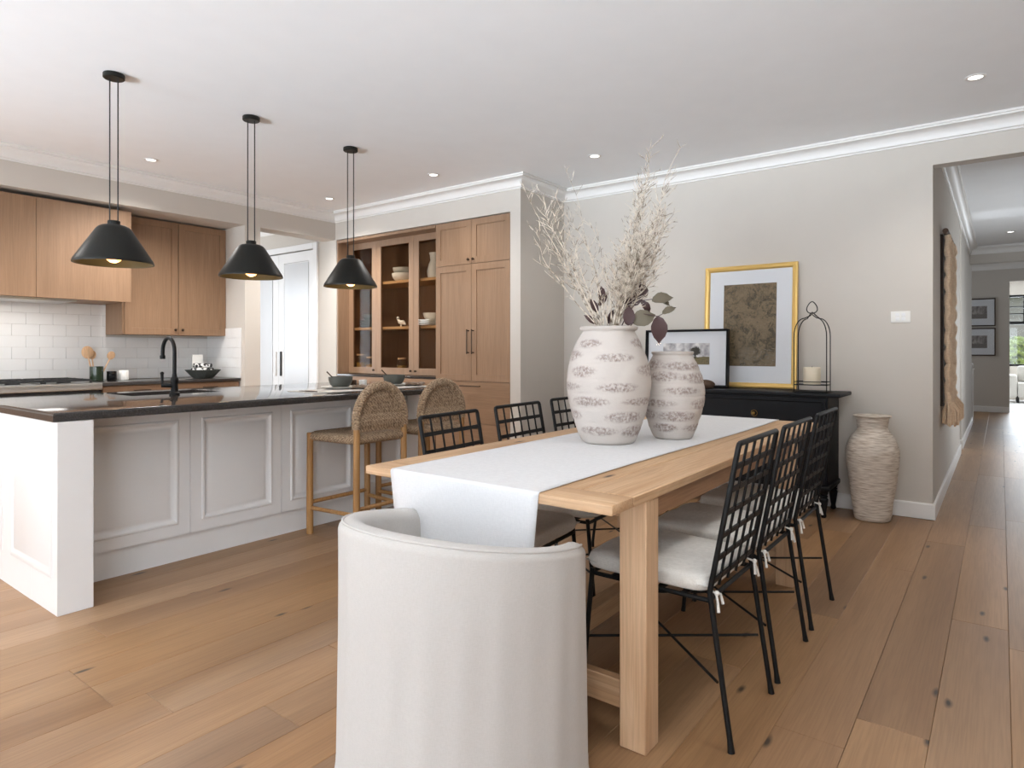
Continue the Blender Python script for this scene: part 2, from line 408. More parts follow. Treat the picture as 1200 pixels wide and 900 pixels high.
def art_land(name, tree=True):
    t = NT(name)
    tc = t.n('ShaderNodeTexCoord'); sp = t.n('ShaderNodeSeparateXYZ'); t.l(tc.outputs['Generated'], sp.inputs[0])
    mp = t.n('ShaderNodeMapping'); mp.inputs['Scale'].default_value = (2.2, 2.2, 1.0); t.l(tc.outputs['Generated'], mp.inputs[0])
    n = t.n('ShaderNodeTexNoise', i_Scale=3.0, i_Detail=6.0); t.l(mp.outputs[0], n.inputs[0])
    sky = t.ramp([(.35, lin((150, 146, 150))), (.65, lin((232, 230, 228)))], n.outputs[0])
    nf = t.n('ShaderNodeTexNoise', i_Scale=26.0, i_Detail=4.0); t.l(mp.outputs[0], nf.inputs[0])
    gnd = t.ramp([(.35, lin((64, 54, 30))), (.65, lin((130, 116, 70)))], nf.outputs[0])
    if not tree: gnd = t.ramp([(.35, lin((96, 90, 88))), (.65, lin((150, 144, 140)))], nf.outputs[0]); sky = t.ramp([(.35, lin((118, 112, 110))), (.65, lin((176, 170, 166)))], n.outputs[0])
    zz = t.math('ADD', sp.outputs['Z'], t.math('MULTIPLY', t.math('SUBTRACT', n.outputs[0], .5), .12))
    col = t.mix(t.math('LESS_THAN', zz, .36), sky, gnd)
    if tree:
        dx = t.math('MULTIPLY', t.math('SUBTRACT', sp.outputs['Y'], .30), 1.75); dz = t.math('SUBTRACT', sp.outputs['Z'], .62)
        d = t.math('SQRT', t.math('ADD', t.math('MULTIPLY', dx, dx), t.math('MULTIPLY', dz, dz)))
        d = t.math('ADD', d, t.math('MULTIPLY', t.math('SUBTRACT', nf.outputs[0], .5), .28))
        col = t.mix(t.math('LESS_THAN', d, .2), col, lin((44, 38, 22)))
        tr = t.math('MULTIPLY', t.math('LESS_THAN', t.math('ABSOLUTE', dx), .028), t.math('LESS_THAN', t.math('ABSOLUTE', t.math('ADD', dz, .2)), .14))
        col = t.mix(tr, col, lin((40, 34, 24)))
    t.l(col, t.b.inputs['Base Color']); t.b.inputs['Roughness'].default_value = .5; return t.m
M_land = art_land('landscape_print')
M_sketch = art_land('grey_sketch_print', False)
def cloth_pattern():
    t = NT('black_white_print_cloth')
    n = t.n('ShaderNodeTexNoise', i_Scale=34.0, i_Detail=3.0); t.l(t.coord(), n.inputs[0])
    t.l(t.ramp([(.46, lin((236, 234, 232))), (.5, lin((30, 30, 32)))], n.outputs[0]), t.b.inputs['Base Color'])
    t.b.inputs['Roughness'].default_value = .8; return t.m
M_bw = cloth_pattern()
def leafwall():
    t = NT('garden_foliage')
    n = t.n('ShaderNodeTexNoise', i_Scale=9.0, i_Detail=6.0); t.l(t.coord(), n.inputs[0])
    t.l(t.ramp([(.35, lin((40, 58, 24))), (.6, lin((140, 162, 70)))], n.outputs[0]), t.b.inputs['Base Color']); t.bump(n.outputs[0], 1, .1); return t.m
M_hedge = leafwall()

# ------------------------------------------------------------------ the setting
CZ = 2.72; XE = 5.31; XP = 4.596; YR = 3.391; YH = .375; YB = 5.99; YK = 6.721; XN0, XN1 = 3.503, 3.67; XW = -5.2; YS = -1.22
bm = nb(); box(bm, XW-.15, 20.2, -3.2, 9.6, -.14, -.016)
floor = struct('floor', bm, M_grout)
# oak boards, one object each
PW = .196; Y0 = -.025; rng = random.Random(3)
board_mesh = {}
def board(L, wd):
    k = (round(L, 3), round(wd, 3))
    if k not in board_mesh:
        b = nb(); box(b, 0, L, 0, wd, -.014, 0, bev=.0012)
        me = bpy.data.meshes.new('plank'); b.to_mesh(me); b.free(); me.materials.append(M_floor); board_mesh[k] = me
    return board_mesh[k]
far_rows = nb()
SK = .0008
def lay(x0, x1, y, wd, single=True):
    x = x0 - rng.choice((0, .5, .9, 1.4, 1.8)); cut = True
    while x < x1 - .02:
        L = rng.choice((1.9, 2.2, 2.2, 2.4)); a = max(x, x0); b = min(x+L, x1)
        if x1 - b < .3: b = x1
        x = b if b == x1 else x + L
        if b - a < .05: continue
        if single:
            o = bpy.data.objects.new('plank', board(b-a-.0012, wd-SK)); COL.objects.link(o); o.parent = floor
            o.location = (a+.0006, y+SK/2, 0); o.location.z = 0
        else: box(far_rows, a+.0006, b-.0006, y+SK/2, y+wd-SK/2, -.014, 0)
for r in range(-16, 35):
    y = Y0 + r*PW
    if y < YS-.02 or y > 6.6: continue
    wd = PW
    if y >= -1.25 and y+PW <= .40 : lay(-1.4, 15.42, y, wd)
    elif y > .40 and y < 3.6: lay(-1.4, 5.28, y, wd)
    elif y > 3.6: lay(-1.4, 4.7, y, wd)
    else: lay(-1.4, 5.28, y, wd, False)
    if y > -1.25: lay(XW, -1.4, y, wd, False)
for r in range(2, 10): lay(8.6 if r < 6 else 12.4, 15.42, Y0+r*PW, PW, False)
for r in range(31, 46): lay(3.4 if r < 35 else 0, 4.7, Y0+r*PW, PW, False)
o = obj('outer_planks', far_rows, M_floor, floor, False); o['kind'] = 'stuff'
bm = nb(); box(bm, 15.42, 19.6, -3.0, 1.2, -.014, 0); struct('carpet_floor', bm, M_paper, floor)

bm = nb(); box(bm, XW-.15, 12.1, YS-.15, 9.6, CZ, CZ+.12); struct('ceiling', bm, M_ceil)
bm = nb(); box(bm, 12.1, 20.2, -3.2, 2.5, 2.85, 2.97); struct('ceiling_far', bm, M_ceil)

bm = slab_with_holes(nb(), 'x', XE, XE+.12, YS-.15, YR+.12, 0, CZ, [(YS, YH, 0, 2.454)]); struct('wall_east', bm, M_wall)
bm = nb(); box(bm, XP, XE, YR, YR+.1, 0, CZ); struct('wall_return', bm, M_wall)
bm = slab_with_holes(nb(), 'x', XP, XP+.12, YR+.1, 9.5, 0, CZ, [(3.505, 5.972, 0, 2.418), (6.38, 7.86, 0, 2.36)]); struct('wall_pantry', bm, M_wall)
bm = slab_with_holes(nb(), 'y', YK, YK+.15, XW, XN1, 0, CZ, [(-3.6, -.65, 1.0, 2.3)]); struct('wall_kitchen', bm, M_wall)
bm = nb(); box(bm, XN0, XN1, YB, YK, 0, 2.42); struct('wall_kitchen_end', bm, M_wall)
bm = nb(); box(bm, XW, XN1, YB, YK, 2.42, CZ); box(bm, XN1, XP, YB, YB+.22, 2.42, CZ); struct('wall_bulkhead', bm, M_wall)
WIN = [(-.75, 1.15), (1.4, 3.3), (3.55, 5.45)]
bm = slab_with_holes(nb(), 'x', XW-.15, XW, YS-.15, YK+.15, 0, CZ, [(a, b, .15, 2.45) for a, b in WIN]); struct('wall_west', bm, M_wall)
bm = slab_with_holes(nb(), 'y', YS-.15, YS, XW, XE, 0, CZ, [(-4.4, -1.4, .1, 2.45)]); struct('wall_south', bm, M_wall)
def window(name, axis, t, a0, a1, z0, z1, n=2, rows=1):
    b = nb(); f = .05
    def bx(p, q, r, s):
        if axis == 'x': box(b, t-.03, t+.03, p, q, r, s, .004)
        else: box(b, p, q, t-.03, t+.03, r, s, .004)
    bx(a0, a0+f, z0, z1); bx(a1-f, a1, z0, z1); bx(a0+f, a1-f, z0, z0+f); bx(a0+f, a1-f, z1-f, z1)
    for k in range(1, n): c = a0+(a1-a0)*k/n; bx(c-.025, c+.025, z0+f, z1-f)
    wf = struct(name, b, M_trim)
    g = nb()
    if axis == 'x': box(g, t-.004, t+.004, a0+f, a1-f, z0+f, z1-f)
    else: box(g, a0+f, a1-f, t-.004, t+.004, z0+f, z1-f)
    obj('pane', g, M_glass, wf, False); return wf
for k, (a, b) in enumerate(WIN): window('window_%d' % (k+1), 'x', XW-.05, a, b, .15, 2.45)
window('window_6', 'y', YS-.05, -4.4, -1.4, .1, 2.45, 3)
window('window_7', 'y', YK+.1, -3.6, -.65, 1.0, 2.3, 3)  # unseen window, added to light the kitchen ceiling
# hall
bm = nb(); box(bm, XE+.12, 8.95, YH, YH+.12, 0, CZ); struct('wall_hall_left', bm, M_wall)
bm = nb(); box(bm, 9.35, 12.7, YH, YH+.12, 0, CZ); struct('wall_hall_far_left', bm, M_wall)
bm = nb(); box(bm, 8.8, 8.9, YH+.12, 1.4, 0, CZ); box(bm, 9.4, 9.5, YH+.12, 1.4, 0, CZ); box(bm, 8.8, 9.5, 1.4, 1.5, 0, CZ); struct('wall_nook', bm, M_trim)
bm = nb(); box(bm, XE+.12, 15.3, -1.32, -1.2, 0, 2.85); struct('wall_hall_right', bm, M_wall)
bm = nb(); box(bm, 11.9, 12.1, -1.2, YH, 2.48, 2.85); struct('wall_hall_bulkhead', bm, M_wall)
bm = slab_with_holes(nb(), 'x', 15.3, 15.42, -1.32, 2.2, 0, 2.85, [(-1.1, -.128, 0, 2.47)]); struct('wall_hall_end', bm, M_wall)
bm = nb(); box(bm, 12.1, 15.42, 2.2, 2.3, 0, 2.85); box(bm, 12.0, 12.1, YH+.12, 2.3, 0, 2.85); struct('wall_hall_north', bm, M_wall)
YR0 = -3.0
bm = slab_with_holes(nb(), 'x', 19.5, 19.6, YR0, 1.2, 0, 2.85, [(-2.6, .1, .8, 2.5)])
box(bm, 15.42, 19.5, 1.2, 1.3, 0, 2.85); box(bm, 15.42, 19.5, YR0-.1, YR0, 0, 2.85); box(bm, 15.3, 15.42, YR0, -1.32, 0, 2.85); struct('wall_bedroom', bm, M_wall)
w5 = window('window_4', 'x', 19.55, -2.6, .1, .8, 2.5, 2)
w5.data.materials[0] = M_black
bm = nb()
for zc in (2.05, 2.22): box(bm, 19.535, 19.565, -2.55, .05, zc-.012, zc+.012)
for k in range(9): box(bm, 19.535, 19.565, -2.4+k*.28, -2.38+k*.28, 1.87, 2.45)
box(bm, 19.52, 19.58, -2.55, .05, 1.8, 1.87); obj('glazing_bar', bm, M_black, w5, False)
# scullery shell
bm = slab_with_holes(nb(), 'y', 9.45, 9.6, 0, XP+.12, 0, CZ, [(1.2, 3.2, .6, 2.4)]); box(bm, -.1, 0, YK+.15, 9.6, 0, CZ); struct('wall_scullery', bm, M_trim)
window('window_5', 'y', 9.5, 1.2, 3.2, .6, 2.4)
# closing shell behind doors and pantry
bm = nb(); box(bm, 5.25, 5.31, 3.6, 9.5, 0, CZ); struct('wall_pantry_back', bm, M_wall)

# cornices and skirting
def crown_prof(zt, s=1.0):
    p = [(0, -.11), (.012, -.11), (.012, -.098), (.022, -.094)]
    for k in range(7):
        a = PI/2*k/6; p.append((.022+.06*(1-math.cos(a)), -.094+.066*math.sin(a)))
    p += [(.09, -.028), (.09, -.016), (.1, -.014), (.1, 0), (0, 0)]
    return [(d*s+.0005 if d == 0 else d*s, zt+z*s-.0005) for d, z in p]
bm = sweep(nb(), [(XE, YS), (XE, YR), (XP, YR), (XP, YB), (XW, YB), (XW, YS)], crown_prof(CZ), True)
struct('trim_1', bm, M_trim, smooth=True)
bm = sweep(nb(), [(11.9, YH), (XE+.12, YH)], crown_prof(CZ)); struct('trim_2', bm, M_trim, smooth=True)
bm = sweep(nb(), [(11.9, -1.2), (11.9, YH-.001)], crown_prof(CZ)); struct('trim_3', bm, M_trim, smooth=True)
bm = sweep(nb(), [(15.3, -1.2), (15.3, 2.2)], crown_prof(2.85, 1.3)); struct('trim_4', bm, M_trim, smooth=True)
bm = sweep(nb(), [(XP, YB+.22), (XP, 9.4)], crown_prof(CZ)); struct('trim_5', bm, M_trim, smooth=True)
BP = [(.0005, .001), (.015, .001), (.015, .1), (.010, .11), (.0005, .11)]
struct('baseboard_east', sweep(nb(), [(8.95, YH), (XE, YH), (XE, YR), (XP+.002, YR)][::1], BP), M_trim)
struct('baseboard_hall', sweep(nb(), [(12.7, YH), (9.35, YH), (9.35, YH+.115)][::-1][::-1], BP), M_trim)
struct('baseboard_end', sweep(nb(), [(15.3, -.128), (15.3, 2.2)], BP), M_trim)
struct('baseboard_south', sweep(nb(), [(XW, YS), (XE, YS)], BP), M_trim)
# white double doors in the scullery
bm = nb()
for a, b, c, d in ((6.303, 6.38, 0, 2.43), (7.86, 7.94, 0, 2.43), (6.38, 7.86, 2.36, 2.43)): box(bm, XP-.022, XP+.02, a, b, c, d, .004)
cas = struct('trim_6', bm, M_door)
DPAN = [(0, 0), (.1, 0), (.108, -.012)]
for k, (ya, yb) in enumerate(((6.383, 7.118), (7.122, 7.857))):
    d = struct('door_%d' % (k+1), ringpanel(nb(), (XP+.012, yb, .008), (0, -1, 0), (0, 0, 1), yb-ya, 2.345, [(0, 0), (.115, 0), (.122, -.012)], .04), M_door)
    g = nb(); box(g, XP+.010, XP+.021, ya+.125, yb-.125, .14, 2.22); obj('door_glass', g, M_frost, d, False)
    hy = yb-.055 if k == 0 else ya+.055
    h = nb(); box(h, XP+.000, XP+.013, hy-.016, hy+.016, .86, 1.16, .003); obj('pull_handle', h, M_iron if k == 0 else M_door, d)
# ------------------------------------------------------------------ kitchen wall: tiles, cabinets, cooker
tm = nb(); box(tm, 0, .1988, -.008, 0, 0, .0988, .0009)
t0 = None
for r in range(8):
    z = .9 + r*.1; off = 0 if r % 2 else -.1; x = .9+off
    hmax = .0975 if r < 7 else None
    while x < XN0-.02:
        x1 = min(x+.1988, XN0-.002)
        if z+.1 > 1.325: x1 = min(x1, 2.523)
        if x1-x < .01: x += .2; continue
        if z+.1 > 1.61: x += .2; continue
        if t0 is None: t0 = obj('tile', tm, M_tile, bpy.data.objects['wall_kitchen'], True, loc=(x, YK-.0005, z))
        else: share(t0, bpy.data.objects['wall_kitchen'], (x, YK-.0005, z), scale=((x1-x)/.1988, 1, 1))
        x += .2
ts = nb(); box(ts, -.008, 0, -.1988, 0, 0, .0988, .0009); t1 = None
for r in range(5):
    z = .9 + r*.1; y = YK-.009 - (0 if r % 2 else .1)
    segs = [(YK-.009, y)] if r % 2 == 0 else []
    while y > 6.06: segs.append((y, max(y-.2, 6.05))); y -= .2
    for a, b in segs:
        if t1 is None: t1 = obj('tile', ts, M_tile, bpy.data.objects['wall_kitchen_end'], True, loc=(XN0-.0005, a, z)); t1.scale = (1, (a-b-.0012)/.1988, 1)
        else: share(t1, bpy.data.objects['wall_kitchen_end'], (XN0-.0005, a, z), scale=(1, (a-b-.0012)/.1988, 1))

SHK = [(0, -.0), (.06, 0), (.0615, -.008)]
def pull(parent, p0, p1, out, mat=M_bronze, r=.005):
    b = nb(); p0 = Vector(p0); p1 = Vector(p1); out = Vector(out); d = (p1-p0).normalized()
    box_r = tube(b, [p0+out, p1+out], r, 8)
    for q in (p0+d*.012, p1-d*.012): tube(b, [q, q+out], r*.9, 8)
    return obj('pull_handle', b, mat, parent)
def knob(parent, p, n, mat=M_bronze, r=.013):
    b = nb(); lathe(b, [(r*.5, 0), (r*.4, r*.8), (r*.9, r*1.1), (r, r*1.5), (r*.7, r*2), (.001, r*2.05)], 14, capt=True)
    q = Vector(n).to_track_quat('Z', 'Y').to_matrix().to_4x4()
    bmesh.ops.transform(b, matrix=Matrix.Translation(p) @ q, verts=b.verts)
    return obj('knob', b, mat, parent)

uc = thing('wall_cabinet', 'oak shaker wall cabinet with two doors above the back bench, right of the rangehood box', 'cabinet', (2.525, 6.343, 1.32))
b = nb(); box(b, 0, .976, .022, .376, 0, 1.085, .001); obj('body', b, M_oak, uc)
for k in (0, 1):
    d = obj('door', ringpanel(nb(), (.018+k*.482, 0, .002), (1, 0, 0), (0, 0, 1), .474, 1.08, SHK, .02), M_oak, uc)
    knob(d, (.018+.474-.03 if k == 0 else .018+.482+.03, 0, .05), (0, -1, 0))
hd = thing('rangehood_cabinet', 'oak boxed rangehood cabinet with flat panels over the cooker', 'cabinet', (.35, 6.07, 1.60))
b = nb(); box(b, 0, 2.135, .02, .64, 0, .785, .001); obj('body', b, M_oak, hd)
for a, c in ((0, .71), (.712, 1.434), (1.436, 2.135)):
    b = nb(); box(b, a, c, 0, .0195, -.006, .785, .0012); obj('front_panel', b, M_oak, hd)
b = nb(); box(b, .6, 1.74, .06, .5, -.02, -.0005, .002); box(b, .62, 1.72, .075, .1, -.024, -.018); obj('extractor_insert', b, M_steel, hd)
area('hood_lamp', (1.52, 6.34, 1.57), (0, 0, 0), 1.0, .25, 3.5, (1, .97, .93))

bc = thing('bench_cabinet', 'oak base cabinet with drawers under the dark back bench right of the cooker', 'cabinet', (2.26, 6.08, 0))
b = nb(); box(b, 0, 1.235, .022, .63, .1, .868, .001); obj('body', b, M_oakh, bc)
b = nb(); box(b, .0, 1.235, .07, .09, 0, .1); obj('kickboard', b, M_oakh, bc)
for k in range(2):
    for j, (za, zb) in enumerate(((.71, .862), (.41, .706), (.105, .406))):
        d = obj('drawer', ringpanel(nb(), (.004+k*.617, 0, za), (1, 0, 0), (0, 0, 1), .61, zb-za, [(0, 0), (.045, 0), (.047, -.007)], .02), M_oakh, bc)
        pull(d, (.24+k*.617, 0, zb-.04), (.38+k*.617, 0, zb-.04), (0, -.03, 0))
b = nb(); box(b, 2.252, XN0-.01, 6.053, YK-.01, .87, .898, .004, 2)
tag(obj('back_benchtop', b, M_stone), 'dark stone benchtop along the tiled wall right of the cooker', 'benchtop')
bl = thing('corner_cabinet', 'oak base cabinet left of the cooker under the tiled wall', 'cabinet', (-.6, 6.08, 0))
b = nb(); box(b, 0, 1.68, .022, .63, 0, .868); obj('body', b, M_oak, bl)
for k in range(3): obj('door', ringpanel(nb(), (.004+k*.56, 0, .1), (1, 0, 0), (0, 0, 1), .55, .76, SHK, .02), M_oak, bl)
ck = thing('range_cooker', 'stainless steel range cooker with black gas grates below the rangehood', 'cooker', (1.1, 6.03, 0))
b = nb(); box(b, 0, 1.145, .03, .66, .08, .84, .004); obj('body', b, M_dglass, ck)
b = nb(); box(b, 0, 1.145, .0, .66, .842, .9, .006, 2); obj('hob_top', b, M_steel, ck)
b = nb(); box(b, .01, 1.135, .01, .03, .74, .84, .003); obj('control_panel', b, M_dglass, ck)
for k in range(8):
    b = nb(); tube(b, [(.1+k*.135, .012, .79), (.1+k*.135, -.02, .79)], .02, 14); obj('control_knob', b, M_steel, ck)
for k in range(3):
    x0 = .06+k*.35; b = nb()
    for yy in (.1, .27, .44, .6): box(b, x0, x0+.33, yy-.006, yy+.006, .914, .932)
    for xx in (0, .11, .22, .33): box(b, x0+xx-.006, x0+xx+.006, .1, .6, .914, .93)
    for xx in (0, .33):
        for yy in (.1, .6): box(b, x0+xx-.008, x0+xx+.008, yy-.008, yy+.008, .9005, .92)
    obj('grate', b, M_iron, ck)
    for yy in (.2, .5):
        b = nb(); lathe(b, [(.05, .9005), (.048, .911), (.03, .913)], 18, (x0+.165, yy, 0), capt=True); obj('burner', b, M_iron, ck)
for k, (a, c) in enumerate(((.02, .56), (.585, 1.125))):
    d = obj('oven_door', box(nb(), a, c, .005, .028, .12, .72, .004), M_steel, ck); pull(d, (a+.05, .005, .68), (c-.05, .005, .68), (0, -.045, 0), M_steel, .009)

# things on the back bench
cr = thing('utensil_crock', 'tall dark green glazed crock holding wooden spoons beside the cooker', 'jar', (2.35, 6.45, .899))
b = nb(); lathe(b, [(.05, 0), (.054, .004), (.054, .13), (.05, .13), (.049, .012), (.001, .01)], 24); obj('jar', b, M_green, cr)
for k, (dx, dy, tx, ty, hh, wd, lab) in enumerate(((-.02, .01, -.035, .02, .2, .05, 'broad pale wooden spatula standing left in the green crock'), (-.005, .02, -.012, .03, .19, .036, 'pale wooden spoon in the middle of the green crock'), (.02, -.01, .085, .0, .185, .034, 'small pale wooden spoon leaning right in the green crock'))):
    s = thing('wooden_spoon', lab, 'spoon', (2.35+dx, 6.45+dy, .915))
    b = nb(); tube(b, [(0, 0, 0), (tx, ty, hh)], .006, 8); obj('handle', b, M_spoon, s)
    b = nb(); r = bmesh.ops.create_uvsphere(b, u_segments=14, v_segments=8, radius=1)
    bmesh.ops.transform(b, matrix=Matrix.Translation((tx*1.12, ty*1.12, hh+wd*.8)) @ Matrix.Rotation(math.atan2(tx, hh), 4, 'Y') @ Matrix.Diagonal((wd, .008, wd*1.15, 1)), verts=b.verts)
    obj('spoon_bowl', b, M_spoon, s)
b = nb(); lathe(b, [(.036, 0), (.041, .006), (.041, .085), (.037, .085), (.036, .01), (.001, .008)], 22)
tag(obj('tumbler', b, M_dglass, loc=(2.463, 6.42, .899)), 'short black tumbler between the green crock and ribbed white pot', 'cup')
rp = thing('ribbed_pot', 'small ribbed white pot on the back bench right of the black tumbler', 'pot', (2.565, 6.43, .899))
b = nb(); n = 48
prof = [(.036, 0), (.04, .005), (.04, .086), (.036, .09), (.034, .01), (.001, .008)]
lathe(b, prof, n)
for v in b.verts:
    rr = math.hypot(v.co.x, v.co.y)
    if rr > .038: k = 1+.035*math.cos(math.atan2(v.co.y, v.co.x)*16); v.co.x *= k; v.co.y *= k
obj('pot_body', b, M_white, rp)
bw = thing('trinket_bowl', 'dark faceted bowl of printed cloths on the right end of the back bench', 'bowl', (3.27, 6.36, .899))
b = nb(); lathe(b, [(.09, 0), (.1, .006), (.168, .08), (.162, .083), (.094, .014), (.001, .012)], 10); obj('bowl_body', b, M_bowl, bw, ang=.1)
for k, (x, y, z, rz, sz, mt, lab) in enumerate(((-.02, -.03, .075, .2, (.19, .12, .055), M_bw, 'black and white printed cloth folded in the dark bowl, lower one'), (.0, .01, .125, -.2, (.16, .11, .04), M_bw, 'black and white printed cloth folded on top in dark bowl'), (-.01, .09, .15, .1, (.11, .012, .16), M_white, 'white card standing upright in the dark bowl'))):
    b = nb(); box(b, -sz[0]/2, sz[0]/2, -sz[1]/2, sz[1]/2, -sz[2]/2, sz[2]/2, min(sz)*.3, 2)
    o = tag(obj('folded_cloth' if k < 2 else 'card', b, mt, loc=(3.27+x, 6.36+y, .899+z)), lab, 'cloth' if k < 2 else 'card'); o.rotation_euler = (0, 0, rz)

# ------------------------------------------------------------------ pantry wall joinery
PAN = XP+.004
tall = thing('pantry_cabinet', 'tall oak pantry cabinet with upper doors, long doors and bottom drawer, right of glass doors', 'cabinet', (PAN, 3.508, 0))
WT = .924
b = nb(); box(b, .022, .6, 0, WT, .09, 2.412); obj('body', b, M_oak, tall)
b = nb(); box(b, .06, .08, 0, WT, 0, .09); obj('kickboard', b, M_oak, tall)
def pdoor(par, y0, y1, z0, z1, name='door', mat=M_oak, rings=SHK, x=0): return obj(name, ringpanel(nb(), (x, y1, z0), (0, -1, 0), (0, 0, 1), y1-y0, z1-z0, rings, .02), mat, par)
hy = WT/2
for k, (a, c) in enumerate(((.003, hy-.002), (hy+.002, WT-.003))):
    s = 1 if k == 0 else -1; ky = hy-.03 if k == 0 else hy+.03
    d = pdoor(tall, a, c, 1.992, 2.408); knob(d, (0, ky, 2.03), (-1, 0, 0))
    d = pdoor(tall, a, c, .884, 1.986); pull(d, (0, ky, 1.14), (0, ky, 1.37), (-.032, 0, 0), r=.006)
for za, zb in ((.49, .878), (.095, .485)):
    d = pdoor(tall, .003, WT-.003, za, zb, 'drawer', M_oakh, [(0, 0), (.003, .0)]); pull(d, (0, hy-.12, zb-.04), (0, hy+.12, zb-.04), (-.03, 0, 0))
YG0, YG1 = 3.508+WT+.004, 5.968
gb = thing('dresser_base', 'oak base of the display dresser with drawers and stone ledge under the glass doors', 'cabinet', (PAN, YG0, 0))
WG = YG1-YG0
b = nb(); box(b, .022, .6, 0, WG, .09, .89); obj('body', b, M_oakh, gb)
b = nb(); box(b, .06, .08, 0, WG, 0, .09); obj('kickboard', b, M_oak, gb)
for k in range(3):
    a = .003+k*WG/3; c = a+WG/3-.004
    for za, zb in ((.62, .885), (.36, .616), (.095, .356)):
        d = pdoor(gb, a, c, za, zb, 'drawer', M_oakh, [(0, 0), (.045, 0), (.047, -.007)]); pull(d, (0, (a+c)/2-.08, zb-.05), (0, (a+c)/2+.08, zb-.05), (-.03, 0, 0))
b = nb(); box(b, -.002, .6, 0, WG, .891, .911, .002); obj('ledge', b, M_stone, gb)
gc = thing('glass_cabinet', 'oak display cabinet with three glass doors and two shelves above the stone ledge', 'cabinet', (PAN, YG0, .912))
GX = .15; HG = 1.498
b = nb(); box(b, 0, GX+.022, WG-.02, WG, 0, HG); obj('side_panel', b, M_oak, gc)
b = nb(); box(b, GX+.022, .6, WG-.02, WG, 0, HG); box(b, GX+.022, .6, 0, .02, 0, HG); box(b, .58, .6, .02, WG-.02, 0, HG)
box(b, GX+.022, .58, .02, WG-.02, 0, .02); box(b, GX+.022, .58, .02, WG-.02, HG-.02, HG); obj('carcass', b, M_carc, gc)
b = nb(); box(b, 0, GX+.02, 0, WG-.02, HG-.03, HG); obj('top_panel', b, M_oak, gc)
for z in (.505, 1.0): b = nb(); box(b, GX+.03, .578, .021, WG-.021, z-.014, z+.014); obj('shelf', b, M_shelf, gc)
DW = (WG-.02-.01)/3
DY = [(.004, .458), (.46, .984), (.986, WG-.022)]
DOORS = [(4.444, 4.892), (4.895, 5.475), (5.478, 5.944)]
for k, (ya, yb) in enumerate(DOORS):
    ya -= YG0; yb -= YG0
    b = nb(); s0 = s1 = .072; tz, bz = .07, .075
    box(b, GX, GX+.021, ya, ya+s0, .004, HG-.032); box(b, GX, GX+.021, yb-s1, yb, .004, HG-.032)
    box(b, GX, GX+.021, ya+s0, yb-s1, .004, bz); box(b, GX, GX+.021, ya+s0, yb-s1, HG-.032-tz, HG-.032)
    d = obj('glass_door', b, M_oak, gc, False)
    g = nb(); box(g, GX+.008, GX+.012, ya+s0-.001, yb-s1+.001, bz-.001, HG-.031-tz); obj('pane', g, M_smoke, d, False)
    ky = yb-.035 if k == 0 else (ya+.035)
    if k == 2: ky = ya+.035
    if k == 1: ky = ya+.035
    knob(d, (GX, ky, .045), (-1, 0, 0), r=.012)
# display pieces
def place(o, x, y, z): o.location = (x, y, z); return o
SX = PAN+.30; S0 = .912+.0205; S1 = .912+.5195; S2 = .912+1.0145
jg = thing('ceramic_jug', 'tall white ceramic jug on top shelf behind the right glass door', 'jug', (SX, 4.735, S2))
b = nb(); lathe(b, [(.06, 0), (.075, .02), (.08, .08), (.062, .15), (.045, .19), (.05, .24), (.058, .27), (.054, .27), (.04, .2), (.001, .1)], 24); obj('jug_body', b, M_white, jg)
b = nb(); tube(b, [(0, -.052, .24), (0, -.095, .235), (0, -.1, .18), (0, -.066, .14)], .009, 8); obj('jug_handle', b, M_white, jg)
def bowl_obj(r, h, mat, loc, label, name='bowl'):
    b = nb(); p = [(r*.45, 0)]
    for k in range(9): a = k/8*PI/2; p.append((r*.45+(r*.55)*math.sin(a), h*(1-math.cos(a))))
    p += [(r*.94, h)]
    for k in range(8): a = (1-k/8)*PI/2; p.append((r*.45+(r*.5)*math.sin(a), .01+(h-.01)*(1-math.cos(a))))
    p.append((.001, .01)); lathe(b, p, 28)
    return tag(obj(name, b, mat, loc=loc), label, 'bowl')
bowl_obj(.13, .085, M_white, (SX, 5.20, S2), 'wide white bowl, lower of two nested on top shelf behind middle glass door')
bowl_obj(.12, .07, M_plate, (SX, 5.20, S2+.075), 'pale grey bowl nested in a white bowl on the top shelf')
pl = [(.09, 0), (.13, .012), (.135, .018), (.13, .02), (.001, .012)]
for k in range(3):
    b = nb(); lathe(b, [(r*1.1, z) for r, z in pl], 28); tag(obj('dinner_plate', b, M_white, loc=(SX-.02, 4.76, S1+.021*k)), ('lowest', 'middle', 'topmost')[k] + ' white plate in the stack of three behind the right glass door', 'plate', 'white plates behind the right glass door')
bowl_obj(.09, .07, M_white, (SX-.02, 4.76, S1+.064), 'white bowl topping the plate stack on the middle shelf')
for k in range(4):
    b = nb(); lathe(b, pl, 28); tag(obj('dinner_plate', b, M_bowl, loc=(SX, 5.74, S1+.021*k)), ('lowest', 'second lowest', 'second highest', 'topmost')[k] + ' grey plate in the stack behind the left glass door', 'plate', 'grey plates behind the left glass door')
bowl_obj(.1, .07, M_bowl, (SX, 5.74, S1+.085), 'grey bowl topping the plate stack behind left glass door')
bd = thing('bird_ornament', 'small white bird ornament on the middle shelf behind middle glass door', 'ornament', (SX-.05, 5.19, S1))
b = nb(); tube(b, [(0, .06, .09), (0, .02, .05), (0, -.03, .045), (0, -.07, .02)], .02, 10, radii=[.006, .022, .026, .006]); tube(b, [(0, 0, 0), (0, 0, .04)], .008, 8); obj('bird_body', b, M_white, bd)
b = nb(); bmesh.ops.create_uvsphere(b, u_segments=10, v_segments=8, radius=.016); bmesh.ops.translate(b, verts=b.verts, vec=(0, .05, .095)); obj('bird_head', b, M_white, bd)
